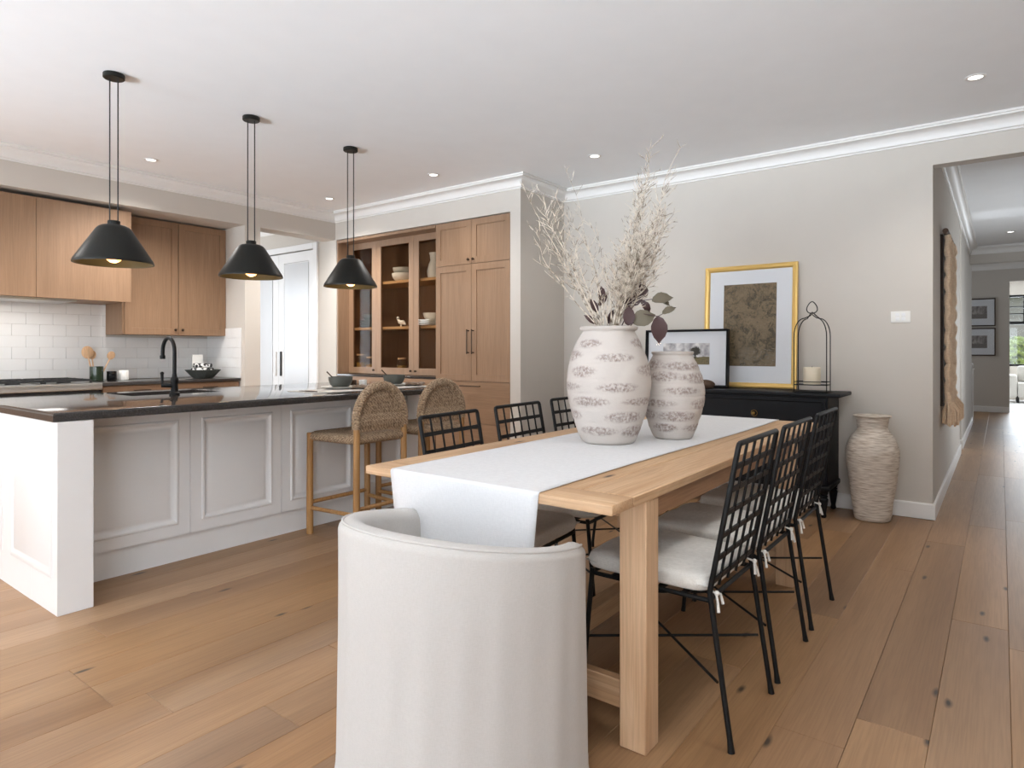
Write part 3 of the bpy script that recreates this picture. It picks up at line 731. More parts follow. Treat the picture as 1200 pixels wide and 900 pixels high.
for k, (y, lab, h) in enumerate(((5.845, 'tall glass jar of dried pasta, leftmost on the bottom shelf of the glass cabinet', .17), (5.68, 'glass jar of yellow grains beside the left glass door stile', .14), (5.165, 'glass jar with pale filling on the bottom shelf behind middle glass door', .13))):
    j = thing('storage_jar', lab, 'jar', (SX-.06, y, S0))
    b = nb(); lathe(b, [(.05, 0), (.055, .005), (.055, h), (.045, h+.012), (.043, h+.012), (.051, h-.004), (.051, .006), (.001, .005)], 20); obj('jar_glass', b, M_glass, j)
    b = nb(); lathe(b, [(.05, .007), (.05, h*.6), (.001, h*.62)], 18); obj('jar_filling', b, M_yel, j)
    b = nb(); lathe(b, [(.047, h+.0125), (.047, h+.03), (.001, h+.032)], 18); obj('jar_lid', b, M_spoon, j)

# ------------------------------------------------------------------ island
IX0, IX1 = 1.047, 3.585; IY1 = 4.66
isl = thing('kitchen_island', 'white panelled kitchen island with raised panels and a projecting end pillar', 'island', (IX0, 3.303, 0))
RAISED = [(0, 0), (.062, 0), (.067, .007), (.076, .008), (.083, .002), (.094, -.006), (.104, -.007), (.11, -.004), (.128, .001)]
W = lambda x, y: (x-IX0, y-3.303)
b = nb(); box(b, .15, 2.53, .361, 1.35, .105, .68)
for q in ((.15, .65, .361, 1.35), (1.26, 2.53, .361, 1.35), (.65, 1.26, .361, .87), (.65, 1.26, 1.26, 1.35)): box(b, *q, .68, .852)
obj('carcass', b, M_isl, isl)
b = nb(); box(b, .146, 2.53, .347, .36, 0, .143); obj('kickboard', b, M_isl, isl)
b = nb(); box(b, .002, .145, 0, .33, 0, .853, .0015); box(b, .002, .145, .33, IY1-3.303, 0, .853); obj('end_pillar', b, M_isl, isl)
b = nb(); ringpanel(b, (0, .62, .155), (0, -1, 0), (0, 0, 1), .56, .69, [(0, .0), (.012, .004), (.03, .0015), (.04, -.004), (.05, .001)], .004)
ep = obj('end_panel', b, M_isl, isl)
share(ep, isl, (0, .69, 0))
xs = [1.194, 1.794, 2.371, 2.984, 3.448]
for a, c in zip(xs, xs[1:]):
    obj('front_panel', ringpanel(nb(), (a-IX0+.0015, .327, .146), (1, 0, 0), (0, 0, 1), c-a-.003, .704, RAISED, .022), M_isl, isl)
b = nb(); box(b, 3.45-IX0, 2.536, .322, 1.355, 0, .853, .0015); obj('far_end_panel', b, M_isl, isl)
# worktop with sink cut-out
b = nb(); CX0, CX1, CY0, CY1 = 1.04, 3.605, 3.325, 4.70; SX0, SX1, SY0, SY1 = 1.72, 2.28, 4.19, 4.54
A = [CX0, SX0, SX1, CX1]; B_ = [CY0, SY0, SY1, CY1]
vv = {}
def gv(i, j, z):
    if (i, j, z) not in vv: vv[(i, j, z)] = b.verts.new((A[i], B_[j], z))
    return vv[(i, j, z)]
for i in range(3):
    for j in range(3):
        if i == 1 and j == 1: continue
        b.faces.new((gv(i, j, .895), gv(i+1, j, .895), gv(i+1, j+1, .895), gv(i, j+1, .895)))
        b.faces.new((gv(i, j, .855), gv(i, j+1, .855), gv(i+1, j+1, .855), gv(i+1, j, .855)))
for k in range(3):
    for q, c in (((k, 0), (k+1, 0)), ((k, 3), (k+1, 3)), ((0, k), (0, k+1)), ((3, k), (3, k+1))):
        b.faces.new((gv(*q, .855), gv(*c, .855), gv(*c, .895), gv(*q, .895)))
for q, c in (((1, 1), (2, 1)), ((2, 1), (2, 2)), ((2, 2), (1, 2)), ((1, 2), (1, 1))): b.faces.new((gv(*q, .855), gv(*c, .855), gv(*c, .895), gv(*q, .895)))
bmesh.ops.recalc_face_normals(b, faces=b.faces)
es = [e for e in b.edges if all((abs(v.co.x-CX0) < 1e-5 or abs(v.co.x-CX1) < 1e-5 or abs(v.co.y-CY0) < 1e-5 or abs(v.co.y-CY1) < 1e-5) for v in e.verts) and abs(e.verts[0].co.z-e.verts[1].co.z) < 1e-6 and e.verts[0].co.z > .89 and (abs(e.verts[0].co.x-e.verts[1].co.x) < 1e-6 and e.verts[0].co.x in (CX0, CX1) or True) and len([f for f in e.link_faces if abs(f.normal.z) < .5]) == 1]
bmesh.ops.bevel(b, geom=es, offset=.014, segments=4, profile=.5, affect='EDGES')
tag(obj('island_countertop', b, M_stone, ang=.4), 'polished dark stone countertop on the white island', 'countertop')
snk = thing('sink', 'undermounted steel sink set in the island countertop behind the tap', 'sink', (SX0, SY0, .70))
b = nb(); sw, sd = SX1-SX0, SY1-SY0
box(b, -.012, 0, -.012, sd+.012, 0, .154); box(b, sw, sw+.012, -.012, sd+.012, 0, .154); box(b, 0, sw, -.012, 0, 0, .154); box(b, 0, sw, sd, sd+.012, 0, .154); box(b, 0, sw, 0, sd, 0, .008)
obj('basin', b, M_steel, snk)
b = nb(); lathe(b, [(.04, .0085), (.038, .012), (.001, .011)], 18, (sw/2, sd/2, 0)); obj('drain', b, M_iron, snk)
tap = thing('kitchen_tap', 'black gooseneck kitchen tap with side lever on the island', 'tap', (1.924, 4.09, .8955))
b = nb(); lathe(b, [(.03, 0), (.03, .012), (.022, .02), (.019, .07), (.023, .085), (.023, .1), (.014, .115), (.013, .13)], 20, capt=True); obj('tap_base', b, M_black, tap)
pts = [(0, 0, .12), (0, 0, .27)] + [(0, .078-.078*math.cos(a), .27+.085*math.sin(a)) for a in [PI*k/12 for k in range(1, 13)]] + [(0, .158, .23)]
b = nb(); tube(b, pts, .0115, 14); tube(b, [(0, .158, .245), (0, .158, .222)], .016, 14); obj('spout', b, M_black, tap)
b = nb(); tube(b, [(-.015, 0, .06), (-.065, .03, .062)], .014, 12); tube(b, [(-.06, .027, .062), (-.062, .028, .13)], .006, 10, radii=[.006, .009])
bmesh.ops.create_uvsphere(b, u_segments=10, v_segments=8, radius=.011, matrix=Matrix.Translation((-.062, .028, .135))); obj('lever', b, M_black, tap)

# table settings on the island
def setting(cx, cy, which, bowlx, bowly):
    b = nb(); box(b, -.24, .24, -.17, .17, 0, .003, .001); tag(obj('placemat', b, M_matl, loc=(cx, cy, .8956)), 'pale linen placemat on the %s end of the island' % which, 'placemat')
    b = nb(); lathe(b, [(.08, 0), (.13, .01), (.137, .016), (.132, .018), (.001, .009)], 30); tag(obj('plate', b, M_plate, loc=(bowlx, bowly, .899)), 'round pale grey plate under the stoneware bowl at the %s placemat' % which, 'plate')
    bowl_obj(.085, .075, M_bowl, (bowlx, bowly, .9085), 'grey green stoneware bowl on a plate at the %s placemat' % which)
    s = thing('spoon', 'dark spoon standing in the bowl at the %s placemat' % which, 'spoon', (bowlx, bowly, .921))
    b = nb(); tube(b, [(0, .01, .004), (-.04, .04, .06), (-.07, .065, .1)], .0035, 8, radii=[.004, .0035, .005]); obj('spoon_handle', b, M_bronze, s)
    b = nb(); bmesh.ops.create_uvsphere(b, u_segments=10, v_segments=6, radius=1, matrix=Matrix.Translation((.005, .0, .005)) @ Matrix.Diagonal((.02, .014, .004, 1))); obj('spoon_tip', b, M_bronze, s)
    b = nb(); bmesh.ops.create_grid(b, x_segments=14, y_segments=8, size=.5)
    for v in b.verts:
        x, y = v.co.x, v.co.y; v.co = Vector((x*.17, y*.12, .008+.006*math.sin(x*9+y*4)+.004*math.sin(y*14)))
    r = bmesh.ops.extrude_face_region(b, geom=b.faces[:]); bmesh.ops.translate(b, verts=[g for g in r['geom'] if isinstance(g, bmesh.types.BMVert)], vec=(0, 0, .012))
    o = tag(obj('napkin', b, M_napk, loc=(bowlx+.09, bowly-.13, .8995)), 'folded brown napkin beside the bowl at the %s placemat' % which, 'napkin'); o.rotation_euler = (0, 0, .5)
    f = thing('fork', 'dark fork lying left of the plate at the %s placemat' % which, 'fork', (cx-.2, cy-.02, .9))
    b = nb(); tube(b, [(0, -.09, .003), (0, .04, .003)], .0035, 8); obj('fork_handle', b, M_bronze, f)
    b = nb(); box(b, -.011, .011, .04, .06, .001, .004)
    for q in (-.0095, -.003, .0035, .0095): box(b, q-.0014, q+.0014, .06, .095, .001, .004)
    obj('tines', b, M_bronze, f)
setting(2.78, 3.66, 'nearer', 2.93, 3.76)
setting(3.36, 3.66, 'farther', 3.44, 3.76)
for k, (x, y, mt, lab) in enumerate(((3.19, 3.95, M_bronze, 'small dark cup behind the nearer bowl on the island'), (3.262, 3.915, M_white, 'small white cup behind the placemats on the island'))):
    b = nb(); lathe(b, [(.024, 0), (.028, .004), (.03, .05), (.027, .05), (.025, .006), (.001, .005)], 18); tag(obj('cup', b, mt, loc=(x, y, .896)), lab, 'cup')

# ------------------------------------------------------------------ bar stools
def make_stool(label, loc, rz):
    t = thing('bar_stool', label, 'bar stool', loc, rz, 'rush bar stools at the island')
    hx, hy, hf = .195, .205, .235
    wx = lambda y: hx+(hf-hx)*(y+1)/2
    for sx in (-1, 1):
        for sy in (-1, 1):
            b = nb(); top = .645 if sy > 0 else .75; lx = hf if sy > 0 else hx
            tube(b, [(sx*lx, sy*hy, 0), (sx*lx, sy*hy, .3), (sx*(lx-.002), sy*hy, top)], .021, 12, radii=[.022, .021, .02]); obj('leg', b, M_stoolw, t)
    for (p, q, z) in (((-1, 1), (1, 1), .2), ((-1, -1), (1, -1), .2), ((-1, -1), (-1, 1), .165), ((1, -1), (1, 1), .165)):
        b = nb(); tube(b, [(p[0]*wx(p[1]), p[1]*hy, z), (q[0]*wx(q[1]), q[1]*hy, z)], .013, 10); obj('stretcher', b, M_stoolw, t)
    # seat wound in rush: ridged cushion split in four triangles, dipping to the middle
    b = nb(); N = 44
    def g(i, j, top):
        x = -1+2*i/N; y = -1+2*j/N; m = max(abs(x), abs(y))
        ed = max(0, (m-.86)/.14)
        z = .655-.012*(1-m)-.022*ed*ed + .0022*math.sin(m*60)
        return (x*(wx(y)+.012), y*(hy+.012), z if top else .592+.02*ed*ed)
    gt = [[b.verts.new(g(i, j, True)) for j in range(N+1)] for i in range(N+1)]
    gbm = [[b.verts.new(g(i, j, False)) for j in range(N+1)] for i in range(N+1)]
    for i in range(N):
        for j in range(N):
            b.faces.new((gt[i][j], gt[i+1][j], gt[i+1][j+1], gt[i][j+1])); b.faces.new((gbm[i][j], gbm[i][j+1], gbm[i+1][j+1], gbm[i+1][j]))
    for k in range(N):
        for (P, Q) in ((lambda k: (k, 0), lambda k: (k+1, 0)), (lambda k: (k, N), lambda k: (k+1, N)), (lambda k: (0, k), lambda k: (0, k+1)), (lambda k: (N, k), lambda k: (N, k+1))):
            p, q = P(k), Q(k); b.faces.new((gt[p[0]][p[1]], gt[q[0]][q[1]], gbm[q[0]][q[1]], gbm[p[0]][p[1]]))
    obj('seat', b, M_rush, t, ang=1.2)
    # arched back: wrapped hoop and woven infill
    def arch(a, s=1.0): return (math.cos(a)*hx*s, -hy, .735+math.sin(a)*.215*s + (0 if s == 1 else 0))
    path = [(hx, -hy, .69)] + [arch(PI*k/28) for k in range(29)] + [(-hx, -hy, .69)]
    b = nb(); full = []
    for i in range(len(path)-1):
        for q in range(5): full.append(Vector(path[i]).lerp(Vector(path[i+1]), q/5))
    full.append(Vector(path[-1]))
    tube(b, full, .03, 12, radii=[.029+.0028*math.sin(i*2.6) for i in range(len(full))]); obj('back_hoop', b, M_rush, t, ang=1.2)
    b = nb(); rows = 26
    prev = None
    for r in range(rows+1):
        z = .672 + (.93-.672)*r/rows
        hw = (hx-.01) if z < .735 else (hx-.012)*math.sqrt(max(0, 1-((z-.735)/.205)**2))
        hw = max(hw, .01); ring = []
        bulge = .012*math.sin(PI*min(1, max(0, (z-.68)/.1))) if z < .78 else 0
        for side, yo in ((-1, .012), (1, .012), (1, -.012), (-1, -.012)): ring.append((side*hw, -hy+yo*(1.0+.25*math.sin(r*2.2)) + (bulge if yo > 0 else -bulge), z))
        cur = [b.verts.new(p) for p in ring]
        if prev:
            for k in range(4): b.faces.new((prev[k], prev[(k+1) % 4], cur[(k+1) % 4], cur[k]))
        else: b.faces.new(cur[::-1])
        prev = cur
    b.faces.new(prev); obj('back_panel', b, M_rush, t, ang=1.2)
    return t
st = make_stool('rush seat bar stool with arched back, nearer of the two at the island', (2.745, 3.325, 0), 0)
dup(st, (3.325, 3.335, 0), -.06, 'rush seat bar stool with arched back, farther of the two, near the pantry')

# ------------------------------------------------------------------ pendants
def make_pendant(label, loc):
    t = thing('pendant_lamp', label, 'lamp', loc, 0, 'cone pendants over the island')
    H = 2.72-1.657
    b = nb(); lathe(b, [(.052, H-.001), (.054, H-.004), (.054, H-.024), (.05, H-.028), (.001, H-.028)], 28); obj('canopy', b, M_pend, t)
    for s in (-1, 1):
        b = nb(); tube(b, [(s*.014, -s*.018, H-.027), (s*.014, -s*.018, .235)], .0036, 8); obj('cord', b, M_iron, t)
    b = nb(); lathe(b, [(.001, .24), (.03, .24), (.032, .236), (.032, .214)], 24, capb=False); obj('cap', b, M_pend, t)
    b = nb(); pr = [(.03, .214), (.062, .2125), (.076, .205), (.088, .192), (.196, .018), (.2, .004), (.199, 0), (.195, .001)]
    lathe(b, pr, 48, capb=False); obj('shade', b, M_pend, t)
    b = nb(); lathe(b, [(.195, .001), (.19, .016), (.082, .19), (.07, .203), (.03, .209)], 48, capb=False); obj('shade_lining', b, M_lining, t)
    b = nb(); lathe(b, [(.018, .208), (.018, .1)], 16, capt=True); obj('socket', b, M_iron, t)
    b = nb(); bmesh.ops.create_uvsphere(b, u_segments=20, v_segments=12, radius=.047, matrix=Matrix.Translation((0, 0, .052))); obj('bulb', b, M_bulb, t)
    return t
p1 = make_pendant('black cone pendant lamp over the island, nearest the camera at left', (1.53, 3.96, 1.657))
dup(p1, (2.36, 3.96, 1.657), 0, 'black cone pendant lamp over the island, middle of the three')
dup(p1, (3.18, 3.96, 1.657), 0, 'black cone pendant lamp over the island, farthest, before the glass cabinet')
def pendant_light(loc):
    l = bpy.data.lights.new('pendant_glow', 'POINT'); l.energy = 2.0; l.color = (1, .72, .42); l.shadow_soft_size = .04
    o = bpy.data.objects.new('pendant_glow', l); COL.objects.link(o); o.location = loc
for x in (1.53, 2.36, 3.18): pendant_light((x, 3.96, 1.645))
# downlights
DL = [(4.491, .115, 'recessed ceiling downlight at the right, before the hall opening'), (4.481, 2.573, 'recessed ceiling downlight before the tall branches'), (4.101, 3.977, 'recessed ceiling downlight before the pantry cabinet'), (4.104, 5.445, 'recessed ceiling downlight in the far corner by the bulkhead'), (2.397, 5.491, 'recessed ceiling downlight between the first two pendants')]
d0 = None
for x, y, lab in DL + [(10.6, -.1, 'recessed ceiling downlight in the hallway ceiling')]:
    if d0 is None:
        d0 = thing('downlight', lab, 'downlight', (x, y, CZ), 0, 'recessed downlights')
        b = nb(); lathe(b, [(.035, -.001), (.05, -.001), (.051, -.004), (.046, -.007), (.036, -.006)], 28, capb=False); obj('trim_ring', b, M_trim, d0)
        b = nb(); lathe(b, [(.0355, -.0012), (.0355, -.004), (.001, -.0042)], 24); obj('lens', b, M_lens, d0)
    else: dup(d0, (x, y, CZ), 0, lab)

# ------------------------------------------------------------------ dining table
TX0, TX1, TY0, TY1, TZ = 1.502, 3.93, .81, 1.79, .765
tb = thing('dining_table', 'long reclaimed timber dining table with square legs', 'table', (TX0, TY0, 0))
L_, W_ = TX1-TX0, TY1-TY0
rr = random.Random(5); y = 0; k = 0
ws = [.165, .2, .19, .21, .215]; sc = W_/sum(ws)
for wq in ws:
    wq *= sc; b = nb(); box(b, .125, L_-.125, y+.0006, y+wq-.0006, TZ-.03, TZ-.0004*(k % 2), .003, 1)
    obj('board', b, M_table, tb); y += wq; k += 1
for a, c in ((0, .124), (L_-.124, L_)):
    b = nb(); box(b, a, c, 0, W_, TZ-.03, TZ, .005, 2); obj('breadboard_end', b, M_tabley, tb)
legs = [(.21, 0.004), (.21, W_-.09), (1.865, .004), (1.865, W_-.09)]
for lx, ly in legs: b = nb(); box(b, lx, lx+.085, ly, ly+.086, 0, TZ-.031, .003); obj('leg', b, M_leg, tb)
for ly in (.01, W_-.045): b = nb(); box(b, .296, 1.864, ly, ly+.035, .675, TZ-.031, .002); obj('apron', b, M_apron, tb)
for lx in (.225, 1.885): b = nb(); box(b, lx, lx+.05, .091, W_-.091, .675, TZ-.031, .002); obj('apron', b, M_tabley, tb)
for lx, tw in ((.2625, .033), (1.875, .062)): b = nb(); box(b, lx, lx+tw, .0905, W_-.0905, .08, .166, .003); obj('stretcher', b, M_tabley, tb)
b = nb(); box(b, .2965, 1.8745, W_/2-.035, W_/2+.035, .085, .16, .003); obj('stretcher', b, M_table, tb)

# runner
def runner():
    b = nb(); NX, NY = 90, 24; rows = []
    s0 = -.27; s1 = L_+.2
    S = [s0+.262*i/14 for i in range(15)] + [-.0075+.015*i/10 for i in range(11)] + [.02+(L_-.04)*i/60 for i in range(61)] + [L_-.0075+.015*i/10 for i in range(11)] + [L_+.0085+.19*i/8 for i in range(9)]
    NX = len(S)-1
    for s in S:
        row = []
        for j in range(NY+1):
            u = j/NY; y = 1.035+.62*u
            y += .012*math.sin(s*2.1+.7)*(1-u)
            z = TZ+.0032; x = TX0+s; R = .0075
            if s < R:
                q = R-s; a = min(q/R, PI/2); rad = .0065+.0035
                x = TX0+.0065-rad*math.sin(a); z = TZ-.0065+rad*math.cos(a); q2 = max(0, q-R*PI/2)
                dr = q2
                z -= dr; x -= .012*(1+math.sin(u*PI*3+.5))*dr*1.2
                y += (.5-u)*dr*.22 + .05*dr*math.sin(u*5)
            elif s > L_-R:
                q = s-(L_-R); a = min(q/R, PI/2); x = TX1-.0065+.01*math.sin(a); z = TZ-.0065+.01*math.cos(a) - max(0, q-R*PI/2)
            row.append(b.verts.new((x, y, z)))
        rows.append(row)
    for i in range(NX):
        for j in range(NY): b.faces.new((rows[i][j], rows[i+1][j], rows[i+1][j+1], rows[i][j+1]))
    o = obj('table_runner', b, M_run, ang=3)
    m = o.modifiers.new('thick', 'SOLIDIFY'); m.thickness = .002; m.offset = 0
    return tag(o, 'white fabric runner along the table, hanging over its near end', 'table runner')
runner()

# ------------------------------------------------------------------ armchair
def armchair():
    t = thing('tub_armchair', 'oatmeal linen slipcovered tub armchair at the near end of the table', 'armchair', (1.405, 1.235, 0))
    R = .356; TH = .07
    def hgt(a):                                # a: angle from the back
        return .635 + .087*math.cos(min(abs(a)/1.63, PI/2))**2
    b = nb(); secs = []; N = 110; amax = math.radians(107)
    rn = random.Random(2)
    wr = [(rn.uniform(6, 26), rn.uniform(0, 6), rn.uniform(.0006, .0015)) for _ in range(6)]
    def section(a, f=1.0, push=0):
        h = hgt(a); pr = []
        dd = lambda z: sum(A*math.sin(F*a+P+z*3.0) for F, P, A in wr)
        for z in [0.012, .03, .06, .12, .2, .3, .4, .5]: pr.append((R+.006*(1-z/.5)+(.004 if z < .04 else 0)+dd(z)*.8, z))
        for k in range(9):
            q = PI*k/8; pr.append((R-TH/2+TH/2*math.cos(q), h-.028+.028*math.sin(q)))
        for z in (.55, .5, .45, .4): pr.append((R-TH-.004-dd(z), z))
        cx_ = R-TH/2
        return [Vector((-math.cos(a)*(cx_+(r-cx_)*f), math.sin(a)*(cx_+(r-cx_)*f), .4+(z-.4)*(f if z > .4 else 1)*1.0)) for r, z in pr]
    angs = [-amax+2*amax*i/N for i in range(N+1)]
    seq = []
    for q in range(5, 0, -1): e = q/5; seq.append((-amax-.07*math.sin(e*PI/2), math.sqrt(max(.05, 1-e*e))*.85+.12))
    seq += [(a, 1.0) for a in angs]
    for q in range(1, 6): e = q/5; seq.append((amax+.07*math.sin(e*PI/2), math.sqrt(max(.05, 1-e*e))*.85+.12))
    for a, f in seq: secs.append([b.verts.new(p) for p in section(a, f)])
    K = len(secs[0])
    for s, q in zip(secs, secs[1:]):
        for k in range(K-1): b.faces.new((s[k], s[k+1], q[k+1], q[k]))
        b.faces.new((s[K-1], s[0], q[0], q[K-1]))
    b.faces.new(secs[0][::-1]); b.faces.new(secs[-1])
    obj('back_and_arms', b, M_linen, t, ang=1.3)
    b = nb(); Ri = R-TH-.012
    lathe(b, [(R-.002, .014), (R-.004, .03), (R-.008, .12), (R-.009, .36), (R-.02, .385), (.001, .39)], 64); obj('seat_base', b, M_linen, t)
    b = nb(); Rc = Ri-.004
    lathe(b, [(.001, .391), (Rc-.03, .391), (Rc-.006, .405), (Rc, .43), (Rc-.008, .458), (Rc-.05, .476), (.001, .485)], 64, capb=False); obj('seat_cushion', b, M_linen, t)
    # piping along the rim seam
    b = nb(); pts = [(-math.cos(a)*(R-.012), math.sin(a)*(R-.012), hgt(a)-.0055) for a in angs]; tube(b, pts, .0035, 6); obj('piping', b, M_linen, t)
    for sx in (-1, 1):
        for sy in (-1, 1): b = nb(); box(b, sx*.2-.02, sx*.2+.02, sy*.2-.02, sy*.2+.02, 0, .03); obj('foot', b, M_iron, t)
armchair()

# ------------------------------------------------------------------ dining chairs
def make_chair(ncol, label, loc, rz):
    t = thing('dining_chair', label, 'chair', loc, rz, 'black wire chairs around the dining table')
    hw = .2025
    def bk(z, x): return (x, .067-.087*(z-.45)/.45, z)
    sw = .197
    # rear legs from foot to seat, then back uprights
    for s in (-1, 1):
        b = nb(); tube(b, [(s*(hw+.003), 0, 0), (s*hw, .005, .035), (s*sw, .067, .45)], .0085, 10, radii=[.011, .0085, .0085]); obj('leg', b, M_black, t)
        b = nb(); tube(b, [(s*(hw-.005), .512, 0), (s*(hw-.008), .508, .035), (s*(sw-.004), .47, .44)], .0085, 10, radii=[.011, .0085, .0085]); obj('leg', b, M_black, t)
    b = nb(); R_ = .02
    P = [bk(.445, -sw), bk(.888, -sw), bk(.897, -sw+.003), bk(.9, -sw+.012), bk(.9, sw-.012), bk(.897, sw-.003), bk(.888, sw), bk(.445, sw)]
    tube(b, P, .0085, 10); obj('back_frame', b, M_black, t)
    for k in range(1, ncol):
        x = -sw+2*sw*k/ncol; b = nb(); tube(b, [bk(.45, x), bk(.9, x)], .0046, 6); obj('upright', b, M_black, t)
    for k in range(6):
        z = .48+k*.07; b = nb(); p = bk(z, 0); q = bk(z+.016, 0)
        a = math.atan2(-.087, .45)
        box(b, -sw, sw, -.003, .003, -.0085, .0085, mat=Matrix.Translation(bk(z, 0)) @ Matrix.Rotation(-a, 4, 'X')); obj('slat', b, M_black, t)
    b = nb(); z = .425
    ring = [(-sw, .07, z), (sw, .07, z), (sw-.004, .475, z), (-sw+.004, .475, z)]
    for i in range(4): tube(b, [ring[i], ring[(i+1) % 4]], .0075, 8)
    for k in range(1, 5): yy = .07+.405*k/5; box(b, -sw, sw, yy-.011, yy+.011, z-.003, z+.003)
    obj('seat_frame', b, M_black, t)
    b = nb(); box(b, -.013, .013, -.013, .013, 0, 0.001)
    b.free()
    for s in (-1, 1):
        b = nb(); tube(b, [(s*(hw-.003), .043, .19), (-s*(hw-.012), .493, .205)], .0045, 8); obj('cross_brace', b, M_black, t)
    # cushion
    b = nb(); N = 40
    top, bot = [], []
    for i in range(N+1):
        r1, r2 = [], []
        for j in range(N+1):
            x = math.sin(PI/2*(-1+2*i/N)); yv = math.sin(PI/2*(-1+2*j/N)); n = 9.0
            e = max(0, 1-(abs(x)**n+abs(yv)**n))**.24 if (abs(x) < 1 and abs(yv) < 1) else 0
            m = max(abs(x), abs(yv)); hgt = .034*e + .007*(1-m)
            sag = .0025*math.sin(x*7+yv*3)*e
            X = x*(.204); Y = .285+yv*.213
            r1.append(b.verts.new((X, Y, .466+hgt+sag))); r2.append(b.verts.new((X, Y, .466-.03*e)) if e > 0 else r1[-1])
        top.append(r1); bot.append(r2)
    for i in range(N):
        for j in range(N):
            b.faces.new((top[i][j], top[i+1][j], top[i+1][j+1], top[i][j+1]))
            f = []
            for v in (bot[i][j], bot[i][j+1], bot[i+1][j+1], bot[i+1][j]):
                if v not in f: f.append(v)
            try: b.faces.new(f)
            except ValueError: pass
    cu = obj('cushion', b, M_cush, t, ang=1.6)
    for s in (-1, 1):
        b = nb(); x = s*.185
        tube(b, [(x, .075, .452), (x, .052, .447), (x+s*.006, .045, .425), (x+s*.012, .04, .395)], .003, 6, radii=[.003, .004, .0035, .005])
        tube(b, [(x, .05, .449), (x-s*.02, .045, .44), (x-s*.025, .04, .41)], .003, 6, radii=[.004, .0035, .005])
        bmesh.ops.create_uvsphere(b, u_segments=8, v_segments=6, radius=.008, matrix=Matrix.Translation((x, .05, .447)))
        obj('tie', b, M_cush, cu)
    return t
GRP = 'black wire chairs around the dining table'
ch = make_chair(5, 'black wire-grid dining chair with white cushion, nearest on the right side of the table', (2.085, .625, 0), 0)
dup(ch, (2.58, .627, 0), 0, 'black wire-grid dining chair with white cushion, middle one on the right side of the table')
dup(ch, (3.115, .632, 0), 0, 'black wire-grid dining chair with white cushion, right side of table, in front of black sideboard')
c2 = make_chair(6, 'black wire-grid dining chair across the table, nearest the arched bar stools', (2.037, 1.857, 0), PI+.08)
dup(c2, (2.59, 1.905, 0), PI+.05, 'black wire-grid dining chair across the table, middle one on its left side')
dup(c2, (3.155, 1.95, 0), PI-.02, 'black wire-grid dining chair across the table, farthest, beside the tall vase')

# ------------------------------------------------------------------ vases
def vase(name, prof, nband, seed, mat, label, loc, cat='vase', seg=120, sub=90, patch=True):
    H = prof[-1][1]; zs = [H*i/sub for i in range(sub+1)]
    def rad(z):
        for (r0, z0), (r1, z1) in zip(prof, prof[1:]):
            if z <= z1+1e-9:
                t = (z-z0)/(z1-z0) if z1 > z0 else 0
                i = prof.index((r0, z0)); rp = prof[max(0, i-1)]; rn_ = prof[min(len(prof)-1, i+2)]
                m0 = (r1-rp[0])/max(1e-6, z1-rp[1])*(z1-z0) if i else (r1-r0); m1 = (rn_[0]-r0)/max(1e-6, rn_[1]-z0)*(z1-z0)
                return (2*t**3-3*t*t+1)*r0+(t**3-2*t*t+t)*m0+(-2*t**3+3*t*t)*r1+(t**3-t*t)*m1
        return prof[-1][0]
    rs = random.Random(seed); pats = []
    if patch:
        for k in range(nband):
            zc = H*(.07+.86*(k+.5)/nband); n = 4
            for q in range(n): pats.append((2*PI*q/n + (k % 2)*PI/n + rs.uniform(-.25, .25), zc+rs.uniform(-.006, .006), rs.uniform(.055, .1), rs.uniform(.014, .024)))
    b = nb(); rings = []; stain = []
    for z in zs:
        ring = []; r = rad(z)
        groove = 0
        if patch:
            for k in range(1, nband): groove -= .0022*math.exp(-((z-H*(.07+.86*k/nband))/.003)**2)
        for s in range(seg):
            a = 2*PI*s/seg; v = 0
            if patch:
                for pa, pz, pw, ph in pats:
                    da = (a-pa+PI) % (2*PI)-PI
                    e = (da*r/pw)**2+((z-pz)/ph)**2
                    if e < 2: v = max(v, min(1, 1.7*(1-e/1.6)))
            wob = .0012*math.sin(3*a+z*20)+.001*math.sin(7*a-z*31)
            rr_ = r+groove+wob+(.0012*max(0, v) if patch else 0)
            ring.append(b.verts.new((rr_*math.cos(a), rr_*math.sin(a), z))); stain.append(max(0, v))
        rings.append(ring)
    # lip and inside
    r = rad(H)
    for rr_, z in ((r-.006, H+.004), (r-.016, H), (r-.02, H-.03), (r*.9-.02, H-.12)):
        rings.append([b.verts.new((rr_*math.cos(2*PI*s/seg), rr_*math.sin(2*PI*s/seg), z)) for s in range(seg)]); stain += [0]*seg
    for p, q in zip(rings, rings[1:]):
        for s in range(seg): b.faces.new((p[s], p[(s+1) % seg], q[(s+1) % seg], q[s]))
    b.faces.new(rings[0][::-1]); b.faces.new(rings[-1])
    b.verts.index_update()
    o = obj(name, b, mat, loc=loc, ang=1.0)
    at = o.data.attributes.new('stain', 'FLOAT', 'POINT'); at.data.foreach_set('value', stain)
    return tag(o, label, cat)
VZ = TZ+.0045
V1 = (2.515, 1.375, VZ); V2 = (2.815, 1.205, VZ)
vase('tall_vase', [(.105, 0), (.117, .01), (.145, .08), (.172, .17), (.183, .26), (.172, .35), (.142, .43), (.118, .475), (.112, .485), (.124, .493), (.126, .503)], 7, 4, M_vase, 'large limewashed terracotta vase holding branches on the table runner', V1)
vase('short_vase', [(.078, 0), (.088, .01), (.112, .07), (.135, .14), (.143, .2), (.132, .27), (.11, .335), (.093, .372), (.088, .38), (.094, .386), (.096, .394)], 6, 9, M_vase, 'smaller limewashed terracotta vase right of the branch filled vase', V2)
def ridge(prof):
    return prof
